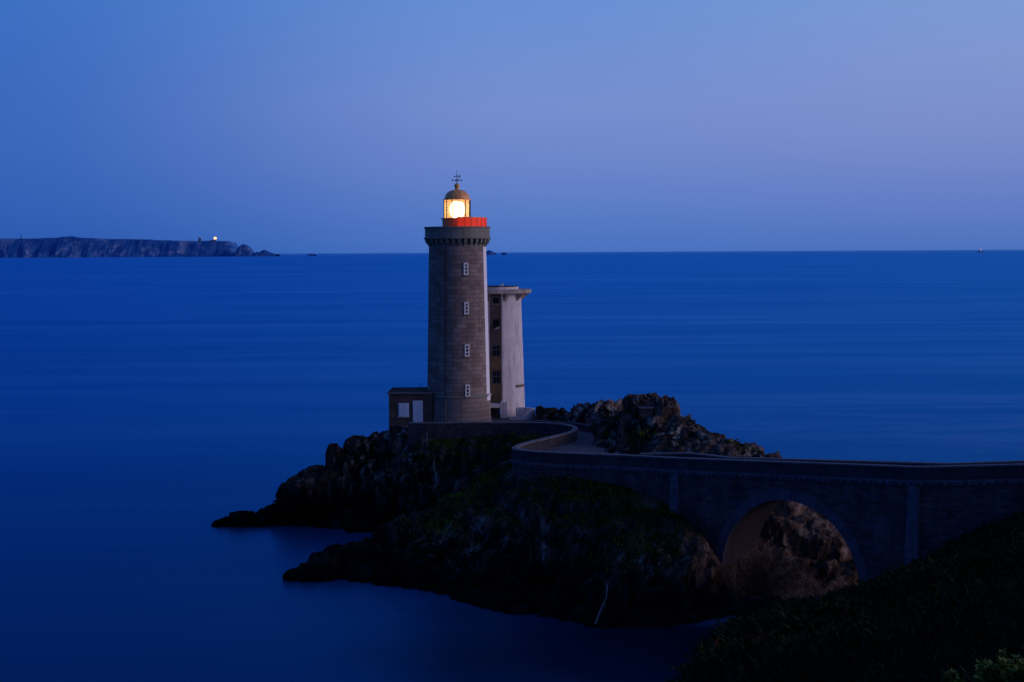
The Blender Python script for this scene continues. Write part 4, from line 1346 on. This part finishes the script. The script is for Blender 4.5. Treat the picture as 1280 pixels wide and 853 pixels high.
# porch at the foot
mb = MB(); mb.box((rs(-4), yf - 0.5, zsp(505.5)), (rs(17), 1.2, 0.42)); po = mb.build('porch_lintel', M['white'], sg)
mb = MB(); mb.box((rs(9.8), yf - 0.45, zsp(511) / 2 + 0.3), (rs(9), 1.1, zsp(498))); mb.build('porch_wall', M['concrete'], sg, bevel=0.03)
mb = MB(); mb.box((rs(-3.5), yf - 0.1, zsp(508) / 2), (rs(16), 0.1, zsp(508)))
gt = mb.build('gate', M['strip'], sg)
mb = MB()
for k in range(8): mb.box((rs(-11) + k * 0.19, yf - 0.2, zsp(508) / 2), (0.05, 0.06, zsp(508)))
mb.build('gate_bars', M['iron'], gt)

# curved pit wall at the foot of the signal tower
YP = 158.6
pc = at_depth(651, 524, YP)
pit = empty('curved_wall', (pc.x, YP, TERR), 'low curved concrete wall round a sunken pit right of the signal tower', 'wall')
ro, ri = 18.0 * YP / FPX, 15.0 * YP / FPX
hw = at_depth(660, 511, YP).z - TERR
mb = MB(); N_ = 40
for j in range(N_):
    t0, t1 = R(-150) + R(260) * j / N_, R(-150) + R(260) * (j + 1) / N_
    hf = lambda t_: hw * (0.30 + 0.70 * float(smooth(np.array(t_), R(-95), R(-25))))
    P_ = lambda r_, t_, z_: (r_ * math.cos(t_), 0.9 * r_ * math.sin(t_), z_)
    z0, z1 = hf(t0), hf(t1)
    mb.quad([P_(ro, t0, -0.2), P_(ro, t1, -0.2), P_(ro, t1, z1), P_(ro, t0, z0)])
    mb.quad([P_(ri, t1, -0.2), P_(ri, t0, -0.2), P_(ri, t0, z0), P_(ri, t1, z1)])
    mb.quad([P_(ro, t0, z0), P_(ro, t1, z1), P_(ri, t1, z1), P_(ri, t0, z0)])
mb.build('wall_ring', M['concrete'], pit, smooth=True)

# little bunker on the crag
q = BUNK
bk = empty('bunker', (q.x, q.y, q.z), 'small square concrete hut with slab roof near the top of the crag behind the bridge', 'hut')
mb = MB(); mb.box((0, 0.8, 0.0), (1.3, 1.6, 1.9)); mb.build('wall', M['wall'], bk, bevel=0.03)
mb = MB(); mb.box((0, 0.75, 1.02), (1.5, 1.85, 0.14)); mb.build('roof_slab', M['cornice'], bk, bevel=0.02)

# pale run-off channel down the gully
def channel(name, pix, w, label, cat):
    pts = []
    for (xa, ya), (xb, yb_) in zip(pix[:-1], pix[1:]):
        for k in range(6):
            f = k / 6
            pts.append(surface(xa + (xb - xa) * f, ya + (yb_ - ya) * f))
    # even out the line so that it hugs the rock without jumping between ledges
    for _ in range(1):
        pts = [pts[0]] + [(a + b + c_) / 3 for a, b, c_ in zip(pts[:-2], pts[1:-1], pts[2:])] + [pts[-1]]
    mb = MB()
    pts = [p + (Vector((0, 0, CAM_Z)) - p).normalized() * 0.28 for p in pts]
    for i in range(len(pts) - 1):
        wa = w * (0.7 + 0.6 * random.random()); 
        d_ = Vector((wa, 0.25 * wa, 0)); u_ = Vector((0, 0, 0.0))
        a, b = pts[i], pts[i + 1]
        mb.quad([a - d_, a + d_, b + d_ * 0.9, b - d_ * 0.9])
    o = mb.build(name, M['runoff'])
    return tag(o, label, cat)


channel('runoff_channel', [(541.5, 565), (542, 578), (543.5, 590), (547, 602), (546.5, 612)], 0.09, 'thin pale run-off streak winding down the gully below the terrace wall', 'run-off')
channel('runoff_channel', [(682, 684), (680, 692), (679, 699)], 0.09, 'short pale streak on the dark cliff below the middle of the bend', 'run-off')
channel('runoff_channel', [(759, 730), (758, 748), (750, 764), (743, 783)], 0.06, 'pale driftwood-like streak low on the black cliff just above the water', 'run-off')

# thin marker post below the terrace wall
q = POST
mk = MB(); mk.tube([(0, 0, -0.5), (0, 0, 1.75)], 0.08, 8); mk.box((0, 0, 1.78), (0.2, 0.2, 0.06))
po_ = mk.build('post', M['cornice'], None); po_.location = q
tag(po_, 'thin pale post standing below the terrace wall left of the gully', 'post')

# ------------------------------------------------------------------ foreground hillside
ctrl = []
for p in ((852, 856, 50), (880, 836, 58), (905, 812, 68), (940, 792, 78), (1000, 777, 88), (1075, 762, 97), (1100, 740, 98), (1140, 706, 99.5), (1200, 685, 98), (1280, 655, 97), (1000, 822, 50), (1100, 802, 60), (1200, 752, 70), (1280, 705, 75),
          (1280, 858, 22), (1100, 858, 34), (950, 858, 44), (1250, 862, 14), (1180, 800, 50)): S_(*p)
for p in ((0, 0, 26.2), (0, 12, 20), (0, 22, 13), (1, 35, 4), (2, 50, -2), (-12, 15, 6), (-8, -12, 26), (6, 62, -2), (10, 85, -2), (15, 96, -2), (20, 102, -1.2), (12, 20, 22.3), (9, 10, 24.6), (25, 20, 24), (20, -10, 26),
          (60, -10, 25), (60, 40, 20), (45, 60, 16), (62, 90, 13), (45, 92, 12.3), (38, 97, 11.4), (62, 108, 12), (44, 107, 9), (30, 104, 4), (-20, 40, -5), (-20, 0, 5), (34, 101.5, 8)): W_(*p)
fF = rbf(ctrl)
x0, x1, y0, y1, st = -14.0, 62.0, -8.0, 108.0, 0.3
nx, ny = int((x1 - x0) / st) + 1, int((y1 - y0) / st) + 1
hx_, hy_ = np.meshgrid(np.linspace(x0, x1, nx), np.linspace(y0, y1, ny)); hx_, hy_ = hx_.ravel(), hy_.ravel()
hz_ = fF(hx_, hy_)
hc = np.stack([hx_, hy_, hz_], 1)
d_b, z_b = poly_dist(hc[:, :2], [tuple(A + NIN * 2.3), tuple(B + NIN * 2.3), tuple(C + NIN * 2.3), tuple(D + NIN * 2.3)])
near_cam = smooth(np.hypot(hx_, hy_), 4, 16)
bumpy = fbm(hc * 0.28, 5, 31) * 1.25 + fbm(hc * 1.3, 3, 35) * 0.28
hc[:, 2] += bumpy * near_cam * smooth(d_b, 2.2, 5.5)
hc[:, 2] = np.where(d_b < 2.7, np.minimum(hc[:, 2], z_b - 1.6), hc[:, 2])
hill = grid_mesh('hillside', hc, nx, ny, M['heath'])
tag(hill, kind='structure')
hn = grid_normals(hc, nx, ny)
# heath covering: leafy clumps, denser and smaller pieces close by
dist = np.hypot(hx_, hy_)
prob = np.where((hz_ > 0.8) & (d_b > 2.9) & (hx_ > 0.062 * hy_ - 1.0) & (dist > 9) & (hx_ < 48), 1.0, 0)
cand = np.where(rng.uniform(0, 1, len(hc)) < prob * np.clip(32.0 / (dist + 1), 0.35, 1.0))[0]
tb = np.clip(0.36 + 0.85 * fbm(hc[cand] * 0.22, 3, 55) + 0.1 * fbm(hc[cand] * 1.4, 2, 58), 0, 1)
tb = np.clip(tb + 0.25 * np.exp(-((hc[cand][:, 0] - 9) / 5.0) ** 2 - ((hc[cand][:, 1] - 50) / 22.0) ** 2), 0, 1)
ht = tufts('heath', hc[cand] + np.array([0, 0, 0.02]), hn[cand], 0.18, 0.62, 0.075, M['heathleaf'], 7, tb, 0.3, 0.3, np.clip(dist[cand] / 62.0, 0.22, 1.0))
tag(ht, 'dark low heath and scrub covering the foreground slope', 'heath', kind='stuff')

# leafy bushes at the bottom right
def bush(loc, size, label, seed, nst=16, leaf=0.045):
    r = random.Random(seed)
    leaf = leaf * 0.95
    root = empty('bush', loc, label, 'bush', 'leafy bushes at the bottom right corner')
    st_, tips = MB(), []
    for k in range(nst):
        a = r.uniform(0, 2 * math.pi); ln = size * r.uniform(0.6, 1.05); sp = r.uniform(0.1, 0.75)
        p0 = Vector((0.05 * math.cos(a), 0.05 * math.sin(a), -0.1))
        p2 = Vector((math.cos(a) * ln * sp, math.sin(a) * ln * sp, ln * (1 - 0.35 * sp)))
        p1 = p0.lerp(p2, 0.5) + Vector((0, 0, -0.03))
        st_.tube([p0, p1, p2], [0.012, 0.009, 0.005], 5)
        for j in range(26):
            f = 0.25 + 0.78 * j / 26
            tips.append((p0.lerp(p2, f), (p2 - p0).normalized(), f))
    st_.build('stem', M['stem'], root)
    vs, fs, tn = [], [], []
    for p, d, f in tips:
        for e in range(3):
            a = r.uniform(0, 2 * math.pi)
            o = d.orthogonal().normalized(); o2 = d.cross(o)
            dirn = ((o * math.cos(a) + o2 * math.sin(a)) * 0.9 + d * r.uniform(0.2, 0.9)).normalized()
            ln = leaf * r.uniform(0.9, 2.1); wd_ = ln * r.uniform(0.18, 0.28)
            sd = dirn.cross(Vector((0, 0, 1)))
            sd = sd.normalized() if sd.length > 1e-3 else Vector((1, 0, 0))
            nrm_ = sd.cross(dirn)
            b = len(vs)
            pts = [p, p + dirn * ln * 0.4 + sd * wd_ + nrm_ * ln * 0.06, p + dirn * ln - nrm_ * ln * 0.12, p + dirn * ln * 0.4 - sd * wd_ + nrm_ * ln * 0.06]
            vs += [tuple(x) for x in pts]; fs.append((b, b + 1, b + 2, b + 3))
            tv = min(1, max(0, 0.25 + 0.6 * f + r.uniform(-0.3, 0.2))); tn += [tv] * 4
    me = bpy.data.meshes.new('foliage'); me.from_pydata(vs, [], fs)
    at = me.attributes.new('tint', 'FLOAT', 'POINT'); at.data.foreach_set("value", tn)
    me.materials.append(M['bushleaf'])
    o = bpy.data.objects.new('foliage', me); col.objects.link(o); o.parent = root
    return root


def on_hill(px, Y):
    v = ray(px, 840); x = v.x / v.y * Y
    return Vector((x, Y, float(fF(np.array([x]), np.array([Y]))[0])))


for px, Y, top, lab, sd, n_, in ((1256, 14.0, 818, 'bright green leafy bush in the bottom right corner of the slope', 3, 22), (1232, 14.3, 838, 'lower green bush just left of the corner bush', 5, 14), (1191, 14.6, 842, 'smallest leafy bush, apart on the left at the bottom edge', 8, 8), (1290, 13.6, 828, 'green bush cut by the right edge of the photo', 11, 14)):
    g_ = D_(px, 850, Y)
    topz = D_(px, top, Y).z
    base = D_(px, 866, Y)
    bush((base.x, Y, base.z), (topz - base.z) * 1.02, lab, sd, n_)

# ------------------------------------------------------------------ far shore
def far_land(name, prof, Y, depth, seed, mat):
    """prof: (px, py of the skyline); waterline at z=0."""
    pxs = np.array([p[0] for p in prof], float); pys = np.array([p[1] for p in prof], float)
    n = max(40, int((pxs[-1] - pxs[0]) * 1.6)); mrows = 14
    xs = np.linspace(pxs[0], pxs[-1], n)
    top = np.interp(xs, pxs, pys)
    rows = []
    for j in range(mrows):
        f = j / (mrows - 1)
        if f < 0.6: hf, df_ = smooth(np.array(f / 0.6), 0, 1) ** 0.8, 0.28 * f / 0.6
        else: hf, df_ = math.cos((f - 0.6) / 0.4 * math.pi / 2), 0.28 + 0.72 * (f - 0.6) / 0.4
        r_ = []
        for i in range(n):
            p = at_depth(xs[i], top[i], Y)
            r_.append((p.x, Y + depth * df_, max(p.z, 0.5) * float(hf) - (1 if j in (0, mrows - 1) else 0)))
        rows.append(r_)
    co = np.array(rows).reshape(-1, 3)
    sc_ = 1 / 160.0
    rel = fbm(co * np.array([sc_, sc_, sc_ * 0.6]), 5, seed, ridged=True)
    hmax = co[:, 2].max()
    up = np.clip(co[:, 2] / hmax, 0, 1)
    co[:, 1] += rel * depth * 0.05
    co[:, 2] += rel * hmax * 0.05 * up
    o = grid_mesh(name, co, n, mrows, mat)
    return o


YF = 14000.0
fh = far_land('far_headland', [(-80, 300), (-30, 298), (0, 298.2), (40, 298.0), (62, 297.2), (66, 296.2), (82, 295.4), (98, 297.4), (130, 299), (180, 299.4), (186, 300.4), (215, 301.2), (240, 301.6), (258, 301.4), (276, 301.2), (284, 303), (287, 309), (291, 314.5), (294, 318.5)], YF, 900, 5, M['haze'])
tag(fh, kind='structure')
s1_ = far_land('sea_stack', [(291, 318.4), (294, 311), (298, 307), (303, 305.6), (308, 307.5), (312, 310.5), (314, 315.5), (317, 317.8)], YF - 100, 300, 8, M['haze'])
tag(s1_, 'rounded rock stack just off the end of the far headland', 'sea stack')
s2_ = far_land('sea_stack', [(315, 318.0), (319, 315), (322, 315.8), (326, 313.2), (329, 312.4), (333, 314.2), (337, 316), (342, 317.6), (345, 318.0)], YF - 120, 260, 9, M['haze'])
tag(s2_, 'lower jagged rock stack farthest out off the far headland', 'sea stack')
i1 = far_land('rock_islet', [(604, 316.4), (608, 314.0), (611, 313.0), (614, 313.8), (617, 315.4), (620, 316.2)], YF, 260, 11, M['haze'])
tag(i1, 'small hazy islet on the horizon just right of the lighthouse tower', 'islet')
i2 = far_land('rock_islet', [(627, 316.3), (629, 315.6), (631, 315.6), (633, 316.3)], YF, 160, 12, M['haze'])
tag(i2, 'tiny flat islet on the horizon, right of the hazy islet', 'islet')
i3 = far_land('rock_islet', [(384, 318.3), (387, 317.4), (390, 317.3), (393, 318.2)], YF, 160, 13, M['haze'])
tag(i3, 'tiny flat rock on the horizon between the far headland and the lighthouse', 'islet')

mpx = YF / FPX                                        # metres per pixel out there
q = at_depth(269, 301.5, YF + 120)
fl_ = empty('far_lighthouse', q, 'tiny lit lighthouse with a bright white lamp on the far headland', 'lighthouse')
mb = MB(); mb.lathe([(1.5 * mpx, -mpx), (1.5 * mpx, 2.0 * mpx), (0.01, 2.0 * mpx)], 16); mb.build('tower', M['farstone'], fl_)
mb = MB(); mb.sphere((0, 0, 3.4 * mpx), 1.9 * mpx, 10); mb.build('lamp', M['farlamp'], fl_, smooth=True)
mb = MB(); mb.box((-4 * mpx, 0, 0.0), (4.5 * mpx, 3 * mpx, 2.4 * mpx)); mb.build('keeper_house', M['farstone'], fl_)
q = at_depth(249.5, 302, YF + 120)
fb = empty('signal_station', q, 'small pale signal station with dark mast left of the far lighthouse', 'building')
mb = MB(); mb.box((0.8 * mpx, 0, 1.5 * mpx), (2.2 * mpx, 2 * mpx, 5.5 * mpx)); mb.build('wall', M['farstone'], fb)
mb = MB(); mb.box((-0.9 * mpx, 0, 2.4 * mpx), (0.9 * mpx, 0.9 * mpx, 6.0 * mpx)); mb.build('mast', M['fardark'], fb)
q = at_depth(26.5, 299, YF + 150)
mb = MB(); mb.box((0, 0, 2.0 * mpx), (0.8 * mpx, 0.8 * mpx, 6 * mpx)); mb.box((0, 0, -0.6 * mpx), (3 * mpx, 2 * mpx, 1.6 * mpx))
o = mb.build('radio_mast', M['fardark']); o.location = q
tag(o, 'thin dark mast on the skyline near the left end of the far headland', 'mast')
# ship's light on the eastern horizon
q = at_depth(1226, 312.0, 15000)
sh = empty('ship', (q.x, q.y, 0), 'far ship showing one pinkish light on the right horizon', 'ship')
mb = MB()
hl = [(-26, 0), (-30, 9), (30, 9), (24, 0)]
mb.quad([(x, -5, z) for x, z in hl][::-1]); mb.quad([(x, 5, z) for x, z in hl])
for i in range(4):
    (xa, za), (xb, zb_) = hl[i], hl[(i + 1) % 4]
    mb.quad([(xa, -5, za), (xb, -5, zb_), (xb, 5, zb_), (xa, 5, za)])
mb.build('hull', M['farstone'], sh)
mb = MB(); mb.box((-14, 0, 15), (14, 8, 12)); mb.build('bridge_house', M['farstone'], sh)
mb = MB(); mb.sphere((0, 0, 33), 5.5, 8); mb.tube([(0, 0, 9), (0, 0, 30)], 1.2, 6); mb.build('mast_light', M['shiplamp'], sh, smooth=True)

# ------------------------------------------------------------------ sky and light
SUN_AZ, SUN_EL = R(8), R(11)                          # direction of the afterglow: azimuth from +X toward -Y
w = bpy.data.worlds.new("World"); scene.world = w; w.use_nodes = True
nt = w.node_tree
for n in list(nt.nodes): nt.nodes.remove(n)
t = NT(nt)
gen = t.n('ShaderNodeTexCoord').outputs['Generated']
sp = t.n('ShaderNodeSeparateXYZ'); t.l(gen, sp.inputs[0])
X_, Y_, Z_ = sp.outputs


def lin(r, g, b):
    f = lambda c: (c / 255 / 12.92) if c / 255 <= 0.04045 else ((c / 255 + 0.055) / 1.055) ** 2.4
    return (f(r), f(g), f(b))


left = t.ramp(Z_, [(0.0, lin(38, 86, 172)), (0.03, lin(48, 95, 180)), (0.07, lin(55, 102, 185)), (0.12, lin(58, 106, 190)), (0.18, lin(60, 112, 195)), (0.4, lin(48, 92, 172)), (1.0, lin(34, 70, 142))])
mid = t.ramp(Z_, [(0.0, lin(72, 114, 192)), (0.03, lin(89, 124, 198)), (0.06, lin(106, 133, 202)), (0.10, lin(117, 142, 207)), (0.18, lin(102, 143, 212)), (0.4, lin(62, 104, 180)), (1.0, lin(34, 70, 142))])
right = t.ramp(Z_, [(0.0, lin(76, 113, 189)), (0.03, lin(98, 125, 197)), (0.08, lin(122, 141, 202)), (0.13, lin(127, 150, 209)), (0.18, lin(122, 156, 213)), (0.4, lin(84, 116, 178)), (1.0, lin(34, 70, 142))])
mrA = t.n('ShaderNodeMapRange', interpolation_type='SMOOTHSTEP'); mrA.inputs['From Min'].default_value = -0.36; mrA.inputs['From Max'].default_value = 0.03; t.l(X_, mrA.inputs['Value'])
mrB = t.n('ShaderNodeMapRange', interpolation_type='SMOOTHSTEP'); mrB.inputs['From Min'].default_value = 0.0; mrB.inputs['From Max'].default_value = 0.36; t.l(X_, mrB.inputs['Value'])
skyc = t.mix(mrA.outputs[0], left, mid)
skyc = t.mix(mrB.outputs[0], skyc, right)
# the eastern half of the sky, behind the viewpoint, is already darker
mrC = t.n('ShaderNodeMapRange', interpolation_type='SMOOTHSTEP'); mrC.inputs['From Min'].default_value = -0.7; mrC.inputs['From Max'].default_value = 0.5; t.l(Y_, mrC.inputs['Value'])
skyc = t.mix(mrC.outputs[0], t.mix(1.0, skyc, (0.45, 0.48, 0.55), 'MULTIPLY'), skyc)
# pale lavender afterglow low over the western sea, outside the frame
mrD = t.n('ShaderNodeMapRange', interpolation_type='SMOOTHSTEP'); mrD.inputs['From Min'].default_value = 0.42; mrD.inputs['From Max'].default_value = 0.95; t.l(X_, mrD.inputs['Value'])
glow = t.ramp(Z_, [(0.0, (0.95, 0.76, 1.05)), (0.25, (0.62, 0.58, 0.95)), (0.6, (0.0, 0.0, 0.0))])
skyc = t.mix(mrD.outputs[0], skyc, t.mix(1.0, skyc, glow, 'ADD'))
nish = t.n('ShaderNodeTexSky', sky_type='NISHITA', sun_disc=False)
nish.sun_elevation = R(1.0); nish.sun_rotation = R(90) + SUN_AZ
nish.altitude = 20; nish.air_density = 1.2; nish.dust_density = 1.0; nish.ozone_density = 3.0
bg1 = t.n('ShaderNodeBackground'); t.l(skyc, bg1.inputs['Color']); bg1.inputs['Strength'].default_value = 1.0
bg2 = t.n('ShaderNodeBackground'); t.l(nish.outputs[0], bg2.inputs['Color']); bg2.inputs['Strength'].default_value = 0.003
add = t.n('ShaderNodeAddShader'); t.l(bg1.outputs[0], add.inputs[0]); t.l(bg2.outputs[0], add.inputs[1])
wo = t.n('ShaderNodeOutputWorld'); t.l(add.outputs[0], wo.inputs['Surface'])

sd = bpy.data.lights.new('afterglow_sun', 'SUN')
sd.energy = 0.62; sd.angle = R(20); sd.color = (1.0, 0.70, 0.58)
so = bpy.data.objects.new('afterglow_sun', sd); col.objects.link(so)
dv = Vector((math.cos(SUN_AZ) * math.cos(SUN_EL), -math.sin(SUN_AZ) * math.cos(SUN_EL), math.sin(SUN_EL)))
so.rotation_euler = dv.to_track_quat('Z', 'Y').to_euler()
so.location = (80, 60, 60)

# ------------------------------------------------------------------ render settings
scene.view_settings.view_transform = 'Standard'
scene.view_settings.look = 'None'
scene.view_settings.exposure = 0.0
scene.view_settings.gamma = 1.0
scene.render.engine = 'CYCLES'
scene.cycles.use_denoising = True
scene.cycles.max_bounces = 6
scene.cycles.transparent_max_bounces = 12
scene.cycles.sample_clamp_indirect = 4.0
